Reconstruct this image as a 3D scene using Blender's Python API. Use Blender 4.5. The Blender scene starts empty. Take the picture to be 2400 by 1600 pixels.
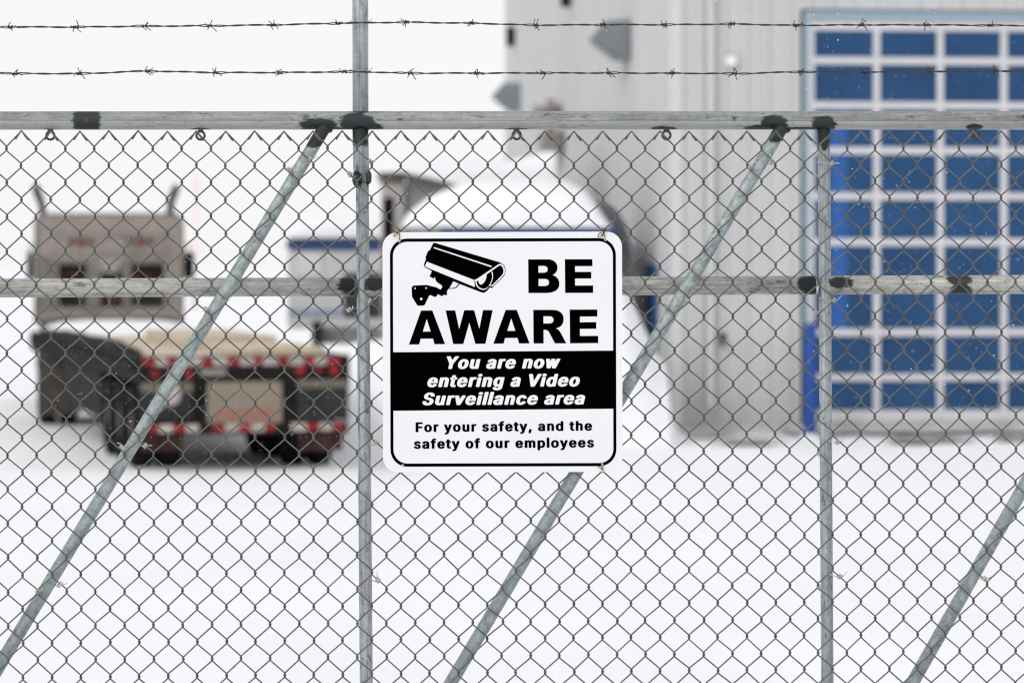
import bpy, math, random
from mathutils import Vector, Matrix

random.seed(11)
SC = bpy.context.scene
COL = SC.collection
R = math.radians

# ------------------------------------------------------------------ camera, sky, sun, exposure
F = 7356.0            # focal length in pixels of the 2400 px wide photograph
HZ = 614.0            # row of the horizon in the photograph
EYE = 2.4             # camera height above the yard
cam_d = bpy.data.cameras.new("camera")
cam = bpy.data.objects.new("camera", cam_d)
COL.objects.link(cam)
cam.location = (0, 0, EYE)
cam.rotation_euler = (R(90), 0, 0)
cam_d.sensor_width = 36
cam_d.lens = F / 2400 * 36
cam_d.shift_y = -(800 - HZ) / 2400
cam_d.clip_end = 5000
cam_d.dof.use_dof = True
cam_d.dof.focus_distance = 8.0
cam_d.dof.aperture_fstop = 4.0
SC.camera = cam

SUN_EL, SUN_AZ = R(36), R(218)          # high diffuse light from behind the camera
w = bpy.data.worlds.new("World")
SC.world = w
w.use_nodes = True
nt = w.node_tree
nt.nodes.clear()
sky = nt.nodes.new("ShaderNodeTexSky")
sky.sky_type = 'NISHITA'
sky.sun_disc = False
sky.sun_elevation = SUN_EL
sky.sun_rotation = SUN_AZ
hs = nt.nodes.new("ShaderNodeHueSaturation")
hs.inputs['Saturation'].default_value = 0.12
hs.inputs['Value'].default_value = 1.0
mx = nt.nodes.new("ShaderNodeMix")
mx.data_type = 'RGBA'
mx.inputs[0].default_value = 0.93            # closed cloud cover over the clear sky
mx.inputs[7].default_value = (9.72, 9.70, 9.86, 1)
bg = nt.nodes.new("ShaderNodeBackground")
bg.inputs['Strength'].default_value = 0.1
wo = nt.nodes.new("ShaderNodeOutputWorld")
nt.links.new(sky.outputs[0], hs.inputs['Color'])
nt.links.new(hs.outputs[0], mx.inputs[6])
nt.links.new(mx.outputs[2], bg.inputs['Color'])
nt.links.new(bg.outputs[0], wo.inputs['Surface'])

sun_d = bpy.data.lights.new("sun", 'SUN')
sun_d.energy = 1.05
sun_d.angle = R(18)
sun_d.color = (1, 0.985, 0.96)
sun = bpy.data.objects.new("sun", sun_d)
COL.objects.link(sun)
sun.location = (-4, -10, 12)
sun.rotation_euler = (R(90) - SUN_EL, 0, R(-38))

SC.view_settings.view_transform = 'Standard'
SC.view_settings.look = 'None'
SC.view_settings.exposure = 0.0
SC.view_settings.gamma = 1
SC.cycles.use_denoising = True
SC.cycles.max_bounces = 8
SC.cycles.filter_width = 1.2


def X(px, Y=8.0):
    return (px - 1200) * Y / F


def Z(py, Y=8.0):
    return EYE - (py - HZ) * Y / F


def PT(px, py, Y):
    return Vector((X(px, Y), Y, Z(py, Y)))


# ------------------------------------------------------------------ materials
MAT = {}


def mat(name, col, rough=0.6, metal=0.0, var=0.0, vscale=6.0, bump=0.0, bscale=40.0, spec=0.5, stretch=(1, 1, 1), col2=None, detail=5.0):
    if name in MAT:
        return MAT[name]
    m = bpy.data.materials.new(name)
    m.use_nodes = True
    t = m.node_tree
    b = t.nodes['Principled BSDF']
    b.inputs['Roughness'].default_value = rough
    b.inputs['Metallic'].default_value = metal
    b.inputs['Specular IOR Level'].default_value = spec
    c = (col[0], col[1], col[2], 1)
    b.inputs['Base Color'].default_value = c
    if var or bump or col2:
        tc = t.nodes.new('ShaderNodeTexCoord')
        mp = t.nodes.new('ShaderNodeMapping')
        mp.inputs['Scale'].default_value = stretch
        t.links.new(tc.outputs['Object'], mp.inputs[0])
        n = t.nodes.new('ShaderNodeTexNoise')
        n.inputs['Scale'].default_value = vscale
        n.inputs['Detail'].default_value = detail
        n.inputs['Roughness'].default_value = 0.62
        t.links.new(mp.outputs[0], n.inputs['Vector'])
        if var or col2:
            r = t.nodes.new('ShaderNodeValToRGB')
            r.color_ramp.elements[0].position = 0.32
            r.color_ramp.elements[1].position = 0.68
            c2 = col2 or tuple(min(1, k * (1 + var)) for k in col)
            c1 = col if col2 else tuple(k * (1 - var) for k in col)
            r.color_ramp.elements[0].color = (*c1, 1)
            r.color_ramp.elements[1].color = (*c2, 1)
            t.links.new(n.outputs['Fac'], r.inputs[0])
            t.links.new(r.outputs[0], b.inputs['Base Color'])
        if bump:
            n2 = t.nodes.new('ShaderNodeTexNoise')
            n2.inputs['Scale'].default_value = bscale
            n2.inputs['Detail'].default_value = 4
            t.links.new(mp.outputs[0], n2.inputs['Vector'])
            bp = t.nodes.new('ShaderNodeBump')
            bp.inputs['Strength'].default_value = bump
            bp.inputs['Distance'].default_value = 0.02
            t.links.new(n2.outputs['Fac'], bp.inputs['Height'])
            t.links.new(bp.outputs[0], b.inputs['Normal'])
    MAT[name] = m
    return m


PAINT = (0.030, 0.036, 0.038)


def galv(name, col, along='X', patches=(), streak=1.0, specks=1.0, teal=0.0, seams=(), rust=()):
    """weathered galvanised steel: streaks along the pipe, mottled spangle, black specks and brushed patches of zinc paint"""
    m = bpy.data.materials.new(name)
    m.use_nodes = True
    t = m.node_tree
    L = t.links.new
    N = t.nodes.new
    b = t.nodes['Principled BSDF']
    b.inputs['Metallic'].default_value = 0.25
    b.inputs['Roughness'].default_value = 0.55
    b.inputs['Specular IOR Level'].default_value = 0.35
    tc = N('ShaderNodeTexCoord')
    O = tc.outputs['Object']

    def noise(scale, sc3, detail=6, rough=0.65):
        mp = N('ShaderNodeMapping')
        mp.inputs['Scale'].default_value = sc3
        L(O, mp.inputs[0])
        n = N('ShaderNodeTexNoise')
        n.inputs['Scale'].default_value = scale
        n.inputs['Detail'].default_value = detail
        n.inputs['Roughness'].default_value = rough
        L(mp.outputs[0], n.inputs['Vector'])
        return n.outputs['Fac']

    def ramp(f, a, c, pa, pc):
        r = N('ShaderNodeValToRGB')
        r.color_ramp.elements[0].position = pa
        r.color_ramp.elements[1].position = pc
        r.color_ramp.elements[0].color = (*a, 1) if len(a) == 3 else a
        r.color_ramp.elements[1].color = (*c, 1) if len(c) == 3 else c
        L(f, r.inputs[0])
        return r.outputs[0]

    def mix(fac, a, c, mode='MIX'):
        x = N('ShaderNodeMix')
        x.data_type = 'RGBA'
        x.blend_type = mode
        for sock, v in ((x.inputs[0], fac), (x.inputs[6], a), (x.inputs[7], c)):
            if hasattr(v, 'is_output'):
                L(v, sock)
            elif isinstance(v, (int, float)):
                sock.default_value = v
            else:
                sock.default_value = (*v, 1)
        return x.outputs[2]

    lo = {'X': (0.05, 1, 1), 'Z': (1, 1, 0.05), 'D': (0.35, 0.6, 0.35)}[along]
    s1 = noise(150, lo, 4)
    s2 = noise(7, (1, 1, 1), 6)
    s3 = noise(60, (1, 1, 1), 5)
    dk = tuple(k * max(0.25, 1 - 0.52 * streak) for k in col)
    lt = tuple(min(1, k * (1 + 0.42 * streak)) for k in col)
    c = ramp(s1, dk, lt, 0.36, 0.64)
    c = mix(0.36, c, ramp(s2, tuple(k * 0.62 for k in col), tuple(k * 1.36 for k in col), 0.34, 0.66))
    c = mix(0.3, c, ramp(s3, tuple(k * 0.6 for k in col), tuple(k * 1.4 for k in col), 0.35, 0.65))
    # black specks and scratches
    sp = noise(62, {'X': (0.35, 1, 1), 'Z': (1, 1, 0.35), 'D': (1, 1, 1)}[along], 5, 0.8)
    gate_ = noise(9, (1, 1, 1), 2)
    spm = ramp(sp, (0, 0, 0), (1, 1, 1), 0.55, 0.61)
    gm = ramp(gate_, (0, 0, 0), (1, 1, 1), 0.40, 0.55)
    c = mix(mix(1.0, spm, gm, 'MULTIPLY'), c, tuple(k * (1 - 0.7 * specks) for k in col))
    if seams:
        sx = N('ShaderNodeSeparateXYZ')
        L(O, sx.inputs[0])
        for z0, hw, dark, lit_below in seams:
            # thin weld seam line running along the tube
            d = N('ShaderNodeMath'); d.operation = 'SUBTRACT'
            L(sx.outputs[2 if along == 'X' else 0], d.inputs[0]); d.inputs[1].default_value = z0
            a = N('ShaderNodeMath'); a.operation = 'ABSOLUTE'; L(d.outputs[0], a.inputs[0])
            w_ = N('ShaderNodeMath'); w_.operation = 'MULTIPLY_ADD'
            L(s2, w_.inputs[0]); w_.inputs[1].default_value = 2.4 * hw; w_.inputs[2].default_value = -0.5 * hw
            q = N('ShaderNodeMath'); q.operation = 'LESS_THAN'
            L(a.outputs[0], q.inputs[0]); L(w_.outputs[0], q.inputs[1])
            k = N('ShaderNodeMath'); k.operation = 'MULTIPLY'
            L(q.outputs[0], k.inputs[0]); k.inputs[1].default_value = dark
            c = mix(k.outputs[0], c, tuple(v * 0.28 for v in col))
            if lit_below:
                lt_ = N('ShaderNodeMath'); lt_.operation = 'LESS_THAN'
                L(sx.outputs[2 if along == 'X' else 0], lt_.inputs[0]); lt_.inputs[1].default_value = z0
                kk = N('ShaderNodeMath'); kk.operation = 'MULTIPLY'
                L(lt_.outputs[0], kk.inputs[0]); kk.inputs[1].default_value = lit_below
                c = mix(kk.outputs[0], c, tuple(min(1, v * 1.75) for v in col))  # lighter below the seam: shading of a creased face put into the colour
    if patches:
        pn = noise(130, (0.35, 1, 1), 8, 0.85)
        cur = None
        for (x, z, rx, rz) in patches:
            vs = N('ShaderNodeVectorMath'); vs.operation = 'SUBTRACT'
            L(O, vs.inputs[0]); vs.inputs[1].default_value = (x, 0, z)
            vm = N('ShaderNodeVectorMath'); vm.operation = 'MULTIPLY'
            L(vs.outputs[0], vm.inputs[0]); vm.inputs[1].default_value = (1 / rx, 0, 1 / rz)
            ln = N('ShaderNodeVectorMath'); ln.operation = 'LENGTH'
            L(vm.outputs[0], ln.inputs[0])
            if cur is None:
                cur = ln.outputs['Value']
            else:
                mn = N('ShaderNodeMath'); mn.operation = 'MINIMUM'
                L(cur, mn.inputs[0]); L(ln.outputs['Value'], mn.inputs[1])
                cur = mn.outputs[0]
        ma = N('ShaderNodeMath'); ma.operation = 'MULTIPLY_ADD'
        L(pn, ma.inputs[0]); ma.inputs[1].default_value = 1.6; L(cur, ma.inputs[2])
        pm = ramp(ma.outputs[0], (1, 1, 1), (0, 0, 0), 1.70 / 3, 1.84 / 3)
        dv = N('ShaderNodeMath'); dv.operation = 'DIVIDE'
        L(ma.outputs[0], dv.inputs[0]); dv.inputs[1].default_value = 3.0
        pm.node.inputs[0].links[0].from_socket  # keep reference
        t.links.remove(pm.node.inputs[0].links[0])
        L(dv.outputs[0], pm.node.inputs[0])
        c = mix(pm, c, PAINT)
    for (x, z, rr) in rust:
        vs = N('ShaderNodeVectorMath'); vs.operation = 'DISTANCE'
        vz = N('ShaderNodeVectorMath'); vz.operation = 'MULTIPLY'
        L(O, vz.inputs[0]); vz.inputs[1].default_value = (1, 0, 1)
        L(vz.outputs[0], vs.inputs[0]); vs.inputs[1].default_value = (x, 0, z)
        md = N('ShaderNodeMath'); md.operation = 'MULTIPLY_ADD'
        L(s3, md.inputs[0]); md.inputs[1].default_value = rr * 1.5; L(vs.outputs['Value'], md.inputs[2])
        q = N('ShaderNodeMath'); q.operation = 'LESS_THAN'
        L(md.outputs[0], q.inputs[0]); q.inputs[1].default_value = rr * 1.6
        c = mix(q.outputs[0], c, (0.10, 0.055, 0.03))
    L(c, b.inputs['Base Color'])
    bp = N('ShaderNodeBump')
    bp.inputs['Strength'].default_value = 0.25
    bp.inputs['Distance'].default_value = 0.002
    L(s3, bp.inputs['Height'])
    L(bp.outputs[0], b.inputs['Normal'])
    return m


# ------------------------------------------------------------------ mesh helpers
class MB:
    def __init__(self):
        self.v, self.f, self.m, self.s = [], [], [], []

    def add(self, vs, fs, mi=0, smooth=False):
        o = len(self.v)
        self.v += [tuple(p) for p in vs]
        for f in fs:
            self.f.append([i + o for i in f])
            self.m.append(mi)
            self.s.append(smooth)
        return self

    def box(self, x0, x1, y0, y1, z0, z1, mi=0):
        vs = [(x, y, z) for x in (x0, x1) for y in (y0, y1) for z in (z0, z1)]
        return self.add(vs, [(0, 1, 3, 2), (4, 6, 7, 5), (0, 4, 5, 1), (2, 3, 7, 6), (0, 2, 6, 4), (1, 5, 7, 3)], mi)

    def rbox(self, x0, x1, y0, y1, z0, z1, r=0.02, mi=0):
        """box with chamfered vertical and horizontal edges"""
        def ring(z, i):
            return [(x0 + i, y0 + r, z), (x0 + r, y0 + i, z), (x1 - r, y0 + i, z), (x1 - i, y0 + r, z), (x1 - i, y1 - r, z), (x1 - r, y1 - i, z), (x0 + r, y1 - i, z), (x0 + i, y1 - r, z)]
        rings = [ring(z0, r * .7), ring(z0 + r, 0), ring(z1 - r, 0), ring(z1, r * .7)]
        vs = [p for q in rings for p in q]
        fs = [tuple(range(7, -1, -1)), tuple(range(24, 32))]
        for k in range(3):
            for j in range(8):
                a, b = k * 8 + j, k * 8 + (j + 1) % 8
                fs.append((a, b, b + 8, a + 8))
        return self.add(vs, fs, mi)

    def prism(self, pts, y0, y1, mi=0):
        """outline in x, z extruded along y"""
        n = len(pts)
        vs = [(x, y0, z) for x, z in pts] + [(x, y1, z) for x, z in pts]
        fs = [tuple(range(n)), tuple(range(2 * n - 1, n - 1, -1))]
        fs += [(i, i + n, (i + 1) % n + n, (i + 1) % n) for i in range(n)]
        return self.add(vs, fs, mi)

    def prismx(self, pts, x0, x1, mi=0):
        """outline in y, z extruded along x"""
        n = len(pts)
        vs = [(x0, y, z) for y, z in pts] + [(x1, y, z) for y, z in pts]
        fs = [tuple(range(n)), tuple(range(2 * n - 1, n - 1, -1))]
        fs += [(i, i + n, (i + 1) % n + n, (i + 1) % n) for i in range(n)]
        return self.add(vs, fs, mi)

    def tube(self, path, r, n=8, mi=0, caps=True, closed=False):
        P = [Vector(p) for p in path]
        m = len(P)
        rr = r if isinstance(r, (list, tuple)) else [r] * m
        vs, fs = [], []
        nrm = None
        for i in range(m):
            if closed:
                tg = P[(i + 1) % m] - P[i - 1]
            else:
                tg = P[min(i + 1, m - 1)] - P[max(i - 1, 0)]
            tg = tg.normalized() if tg.length > 1e-9 else Vector((0, 0, 1))
            if nrm is None:
                ref = Vector((0, 1, 0)) if abs(tg.y) < 0.8 else Vector((1, 0, 0))
                nrm = (ref - tg * ref.dot(tg)).normalized()
            else:
                q = nrm - tg * nrm.dot(tg)
                nrm = q.normalized() if q.length > 1e-6 else nrm
            bn = tg.cross(nrm)
            for k in range(n):
                a = 2 * math.pi * k / n
                vs.append(P[i] + (nrm * math.cos(a) + bn * math.sin(a)) * rr[i])
        segs = m if closed else m - 1
        for i in range(segs):
            j = (i + 1) % m
            for k in range(n):
                a, b = i * n + k, i * n + (k + 1) % n
                fs.append((a, b, j * n + (k + 1) % n, j * n + k))
        self.add(vs, fs, mi, True)
        if caps and not closed:
            o = len(self.v) - len(vs)
            self.f.append([o + k for k in range(n - 1, -1, -1)]); self.m.append(mi); self.s.append(False)
            self.f.append([o + (m - 1) * n + k for k in range(n)]); self.m.append(mi); self.s.append(False)
        return self

    def lathe(self, prof, c, axis='Z', n=24, mi=0, smooth=True):
        """profile of (radius, height) turned about an axis through c"""
        vs, fs = [], []
        for r, h in prof:
            for k in range(n):
                a = 2 * math.pi * k / n
                u, v = r * math.cos(a), r * math.sin(a)
                p = {'Z': (u, v, h), 'X': (h, u, v), 'Y': (u, h, v)}[axis]
                vs.append((c[0] + p[0], c[1] + p[1], c[2] + p[2]))
        for i in range(len(prof) - 1):
            for k in range(n):
                a, b = i * n + k, i * n + (k + 1) % n
                fs.append((a, b, b + n, a + n))
        return self.add(vs, fs, mi, smooth)

    def blob(self, c, rx, ry, rz, n=12, mi=0, jit=0.0):
        vs, fs = [], []
        rows = n // 2
        for i in range(rows + 1):
            th = math.pi * i / rows
            for k in range(n):
                a = 2 * math.pi * k / n
                j = 1 + random.uniform(-jit, jit)
                vs.append((c[0] + rx * j * math.sin(th) * math.cos(a), c[1] + ry * j * math.sin(th) * math.sin(a), c[2] + rz * j * math.cos(th)))
        for i in range(rows):
            for k in range(n):
                a, b = i * n + k, i * n + (k + 1) % n
                fs.append((a, a + n, b + n, b))
        return self.add(vs, fs, mi, True)

    def build(self, name, mats, parent=None, off=None):
        me = bpy.data.meshes.new(name)
        if off is not None:
            ox, oy, oz = off
            vs = [(a - ox, b - oy, c - oz) for a, b, c in self.v]
        else:
            vs = self.v
        me.from_pydata(vs, [], self.f)
        for m_ in (mats if isinstance(mats, (list, tuple)) else [mats]):
            me.materials.append(m_)
        me.polygons.foreach_set('material_index', self.m)
        me.polygons.foreach_set('use_smooth', self.s)
        me.update()
        o = bpy.data.objects.new(name, me)
        COL.objects.link(o)
        if parent is not None:
            o.parent = parent
        return o


def tag(o, label=None, cat=None, group=None, kind=None):
    for k, v in (('label', label), ('category', cat), ('group', group), ('kind', kind)):
        if v:
            o[k] = v
    return o


def thing(name, label, cat, loc=(0, 0, 0), rz=0.0, group=None):
    o = bpy.data.objects.new(name, None)
    COL.objects.link(o)
    o.empty_display_size = 0.2
    o.location = loc
    o.rotation_euler = (0, 0, rz)
    return tag(o, label, cat, group)


def hnoise(x, y, s=0):
    """cheap smooth pseudo-noise for snow surfaces"""
    return (math.sin(x * 1.3 + y * 0.7 + s) + math.sin(x * 0.57 - y * 1.9 + 2.1 * s + 1.3) + math.sin(x * 2.9 + y * 2.3 + s * 0.7) * 0.5 + math.sin(-x * 4.7 + y * 3.1 + 4 + s) * 0.3) / 2.8


# ------------------------------------------------------------------ ground
SNOW = mat('snow', (0.845, 0.85, 0.87), 0.75, var=0.03, vscale=0.3, bump=0.35, bscale=3.0, spec=0.2)
SNOWCAP = mat('snow_cap', (0.87, 0.875, 0.895), 0.7, bump=0.25, bscale=9, spec=0.2)


def axis_steps(lims):
    out = []
    for a, b, st in lims:
        n = max(1, int(round((b - a) / st)))
        out += [a + (b - a) * i / n for i in range(n)]
    return out + [lims[-1][1]]


def ground_z(x, y):
    # the road and gate stand on a bank 0.85 m above the yard
    if y < 8.6:
        z = 0.85
    elif y < 17:
        k = (y - 8.6) / 8.4
        z = 0.85 * (1 - k * k * (3 - 2 * k))
    else:
        z = 0.0
    if y > 20:
        k = min(1.0, max(0.0, (0.2 - x) / 1.6)) * min(1.0, (y - 20) / 8)
        z -= 0.15 * k * k * (3 - 2 * k)
    amp = 0.035 if y < 120 else 0.0
    z += amp * hnoise(x * 0.6, y * 0.5)
    if 17 < y < 80:
        # tyre ruts across the yard
        for k, cx in enumerate((-1.0, 0.9)):
            d = (x - cx + 0.05 * (y - 30)) / 0.35
            z -= 0.05 * math.exp(-d * d)
    return z


gx = axis_steps([(-900, -60, 120), (-60, -14, 4), (-14, 16, 0.45), (16, 60, 4), (60, 900, 120)])
gy = axis_steps([(-300, -8, 40), (-8, 8, 1.5), (8, 60, 0.45), (60, 120, 4), (120, 1500, 140)])
g = MB()
g.v = [(x, y, ground_z(x, y)) for y in gy for x in gx]
nx = len(gx)
for j in range(len(gy) - 1):
    for i in range(nx - 1):
        a = j * nx + i
        g.f.append((a, a + 1, a + nx + 1, a + nx)); g.m.append(0); g.s.append(True)
tag(g.build('ground', SNOW), kind='structure')


def heap(name, cx, cy, sx, sy, hfun, nxs=46, nys=26, s=0.0):
    b = MB()
    for j in range(nys + 1):
        for i in range(nxs + 1):
            u, v = i / nxs * 2 - 1, j / nys * 2 - 1
            x, y = cx + u * sx, cy + v * sy
            h = (hfun(x, u) + 0.3) * max(0.0, 1 - v * v) ** 1.1
            h += 0.05 * min(1, h) * hnoise(x * 2.8, y * 2.6, s)
            b.v.append((x, y, h - 0.31))
    for j in range(nys):
        for i in range(nxs):
            a = j * (nxs + 1) + i
            b.f.append((a, a + 1, a + nxs + 2, a + nxs + 1)); b.m.append(0); b.s.append(True)
    return tag(b.build(name, SNOW), kind='structure')


def lerp_tab(tab, x):
    if x <= tab[0][0]:
        return tab[0][1]
    for (a, b), (c, d) in zip(tab, tab[1:]):
        if x <= c:
            k = (x - a) / (c - a)
            return b + (d - b) * k
    return tab[-1][1]


BANK_Y = 42.3
bank_tab = [(X(p, BANK_Y), Z(q, BANK_Y)) for p, q in ((660, 1000), (740, 880), (830, 802), (900, 797), (1000, 760), (1150, 700), (1300, 635), (1400, 630), (1455, 648), (1480, 703), (1508, 765), (1540, 828), (1560, 850), (1569, 960), (1590, 1012), (1620, 1030))]
heap('snow_bank', (bank_tab[0][0] + bank_tab[-1][0]) / 2, BANK_Y, (bank_tab[-1][0] - bank_tab[0][0]) / 2, 1.9, lambda x, u: lerp_tab(bank_tab, x) + 0.02, 110, 24, 1.0)

# ------------------------------------------------------------------ warehouse
BT = math.atan(0.088)
BCX, BCY = X(1580, 44.0), 44.0
bs, bc = math.sin(BT), math.cos(BT)


def front(px, py):
    """a sight line meets the front wall: local x and height"""
    u = (px - 1200) / F
    t = (-bs * BCX + bc * BCY) / (-bs * u + bc)
    x, y = u * t, t
    return bc * (x - BCX) + bs * (y - BCY), EYE - (py - HZ) * t / F


def side(px, py):
    """a sight line meets the side wall: local y and height"""
    u = (px - 1200) / F
    t = (bc * BCX + bs * BCY) / (bc * u + bs)
    x, y = u * t, t
    return -bs * (x - BCX) + bc * (y - BCY), EYE - (py - HZ) * t / F


WALL = mat('ribbed_steel', (0.555, 0.558, 0.562), 0.5, var=0.05, vscale=1.2, spec=0.3, stretch=(1, 1, 0.2))
# road dirt splashed up the foot of the walls
t = WALL.node_tree
pr = t.nodes['Principled BSDF']
src = pr.inputs['Base Color'].links[0].from_socket
tcw = t.nodes.new('ShaderNodeTexCoord')
sxw = t.nodes.new('ShaderNodeSeparateXYZ')
t.links.new(tcw.outputs['Object'], sxw.inputs[0])
nzw = t.nodes.new('ShaderNodeTexNoise')
nzw.inputs['Scale'].default_value = 2.2
nzw.inputs['Detail'].default_value = 6
t.links.new(tcw.outputs['Object'], nzw.inputs['Vector'])
maw = t.nodes.new('ShaderNodeMath'); maw.operation = 'MULTIPLY_ADD'
t.links.new(nzw.outputs['Fac'], maw.inputs[0]); maw.inputs[1].default_value = -1.1
t.links.new(sxw.outputs[2], maw.inputs[2])
mrw = t.nodes.new('ShaderNodeMapRange')
mrw.inputs[1].default_value = -0.5; mrw.inputs[2].default_value = 0.9
mrw.inputs[3].default_value = 0.5; mrw.inputs[4].default_value = 0.0
t.links.new(maw.outputs[0], mrw.inputs[0])
mxw = t.nodes.new('ShaderNodeMix'); mxw.data_type = 'RGBA'
t.links.new(mrw.outputs[0], mxw.inputs[0]); t.links.new(src, mxw.inputs[6])
mxw.inputs[7].default_value = (0.36, 0.335, 0.315, 1)
t.links.new(mxw.outputs[2], pr.inputs['Base Color'])
WHITE_PAINT = mat('white_trim', (0.60, 0.60, 0.625), 0.45, var=0.05, vscale=2)
TRIM_BLUE = mat('pale_blue_trim', (0.30, 0.42, 0.52), 0.45)
BLUE = mat('blue_paint', (0.019, 0.074, 0.31), 0.5, var=0.14, vscale=4, spec=0.2)
CONC = mat('concrete', (0.48, 0.46, 0.45), 0.85, var=0.14, vscale=3, bump=0.3)
DARK = mat('dark_steel', (0.022, 0.022, 0.024), 0.6, var=0.2, vscale=5, spec=0.15)
wh = thing('warehouse', 'pale grey ribbed steel warehouse with a blue glazed overhead door', 'building', (BCX, BCY, 0), BT)
HB = 10.5
door_l, door_top = front(1896, 43)
door_r = front(2655, 43)[0]
sill_z = front(2100, 986)[1]


def ribbed(x0, x1, z0, z1):
    b = MB()
    pts = []
    x = x0
    k0 = math.floor(x0 / 0.305)
    prof = [(0, 0), (0.04, 0), (0.06, -0.046), (0.115, -0.046), (0.135, 0), (0.19, 0), (0.198, -0.007), (0.225, -0.007), (0.233, 0), (0.26, 0), (0.268, -0.007), (0.29, -0.007), (0.298, 0)]
    for k in range(k0, int(x1 / 0.305) + 2):
        for px_, d in prof:
            xx = k * 0.305 + px_
            if x0 <= xx <= x1:
                pts.append((xx, d))
    pts = [(x0, pts[0][1])] + pts + [(x1, pts[-1][1])]
    n = len(pts)
    vs = [(a, d, z0) for a, d in pts] + [(a, d, z1) for a, d in pts]
    b.add(vs, [(i, i + 1, i + 1 + n, i + n) for i in range(n - 1)])
    return b


fw = ribbed(0.05, door_l - 0.12, 0.12, HB)
for q in (ribbed(door_l - 0.12, door_r + 0.12, door_top + 0.12, HB), ribbed(door_r + 0.12, 16.0, 0.12, HB)):
    fw.add(q.v, q.f)
fw.build('wall', WALL, wh)['label'] = 'ribbed front wall beside the overhead door'
side_len = side(1188, 500)[0]
sw = ribbed(0.0, side_len, 0.12, HB)
q = MB()
q.add([(d, a, z) for a, d, z in sw.v], [tuple(reversed(f)) for f in sw.f])
q.build('wall', WALL, wh)['label'] = 'long ribbed side wall carrying the lamps'
q = MB()
q.box(16.0, 16.1, 0, side_len, 0, HB)
q.box(0, 16.1, side_len, side_len + 0.1, 0, HB)
q.build('wall', WALL, wh)['label'] = 'plain rear walls'
MB().prism([(-0.15, HB), (16.2, HB), (16.2, HB + 0.3), (8, HB + 1.2), (-0.15, HB + 0.3)], -0.1, side_len + 0.2).build('roof', WALL, wh)
MB().box(-0.03, 16.0, -0.05, side_len, -0.3, 0.115).build('foundation', CONC, wh)
MB().box(-0.06, 0.11, -0.055, 0.0, 0.13, HB).box(-0.06, -0.004, 0.003, 0.10, 0.13, HB).build('corner_trim', mat('corner_trim', (0.60, 0.60, 0.605), 0.45), wh)
dx = front(1662, 300)[0]
MB().rbox(dx - 0.04, dx + 0.04, -0.14, -0.055, 0.35, HB, 0.012).build('downspout', mat('downspout', (0.63, 0.63, 0.635), 0.4), wh)

# overhead door
cols = [front(p, 500)[0] for p in (1901, 2055, 2204, 2353, 2502, 2651)]
rows = [front(2100, p)[1] for p in (61, 143, 247.5, 353.5, 460, 567.5, 673, 778.5, 884, 972)]
dg = MB()
SW, RW = 0.047, 0.051
for k, x in enumerate(cols):
    dg.box(x - SW, x + SW, -0.002, 0.05, sill_z + 0.02, door_top - 0.01)
for k, z in enumerate(rows):
    for i in range(len(cols) - 1):
        h = RW if k not in (0, 9) else 0.07
        dg.box(cols[i] + SW + 0.001, cols[i + 1] - SW - 0.001, 0.0, 0.048, z - h, z + h)
od = dg.build('overhead_door', WHITE_PAINT, wh)
PANE = mat('blue_pane', (0.021, 0.070, 0.172), 0.22, var=0.22, vscale=0.9, spec=0.15)
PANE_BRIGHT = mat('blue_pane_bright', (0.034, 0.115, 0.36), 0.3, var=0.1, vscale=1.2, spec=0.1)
for k in range(len(rows) - 1):
    for i in range(len(cols) - 1):
        zt = rows[k] - (RW if k else 0.07)
        zb = rows[k + 1] + (RW if k < 8 else 0.07)
        p = MB().box(cols[i] + SW, cols[i + 1] - SW, 0.03, 0.040, zb, zt)
        p.build('window_pane', PANE, od)
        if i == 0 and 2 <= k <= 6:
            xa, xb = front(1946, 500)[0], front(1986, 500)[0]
            MB().box(xa, xb, 0.022, 0.029, zb + 0.001, zt - 0.001).build('painted_pane_band', PANE_BRIGHT, od)  # added strip, paints the bright band that shows in the glass
MB().box(cols[0] - 0.2, cols[-1] + 0.2, 0.3, 0.32, 0.2, door_top + 0.3).build('door_lining', DARK, wh)
fr = MB()
fr.box(door_l - 0.075, cols[0] - SW - 0.002, -0.05, 0.06, sill_z, door_top)
fr.box(cols[-1] + SW + 0.002, door_r + 0.075, -0.05, 0.06, sill_z, door_top)
fr.box(door_l - 0.075, door_r + 0.075, -0.052, 0.06, door_top, door_top + 0.085)
fr.build('door_frame', TRIM_BLUE, wh)
MB().box(cols[0] - SW, cols[-1] + SW, -0.02, 0.045, rows[0] + 0.072, door_top - 0.012).build('door_header', mat('header_grey', (0.60, 0.58, 0.57), 0.5), wh)
MB().box(cols[0] - SW, cols[-1] + SW, -0.03, 0.055, 0.12, sill_z + 0.015).build('door_sill', CONC, wh)

# side door, seen edge-on along the side wall
y1, zt = side(1529, 620)
y0, _ = side(1547, 620)
sd = MB().box(-0.10, -0.04, y0, y1, 0.15, zt).build('side_door', mat('side_door_blue', (0.028, 0.105, 0.30), 0.5, spec=0.2), wh)
MB().lathe([(0.0, -0.03), (0.03, -0.03), (0.03, 0.03), (0, 0.03)], (-0.14, y0 + 0.12, 1.15), 'X', 10).build('handle', DARK, sd)

# things fixed to the warehouse walls
def wpt(lx, ly, lz):
    return Vector((BCX + bc * lx - bs * ly, BCY + bs * lx + bc * ly, lz))


LAMP = mat('lamp_housing', (0.22, 0.25, 0.26), 0.5, var=0.1, vscale=5)
LENS = mat('lamp_lens', (0.10, 0.11, 0.12), 0.25)


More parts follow.
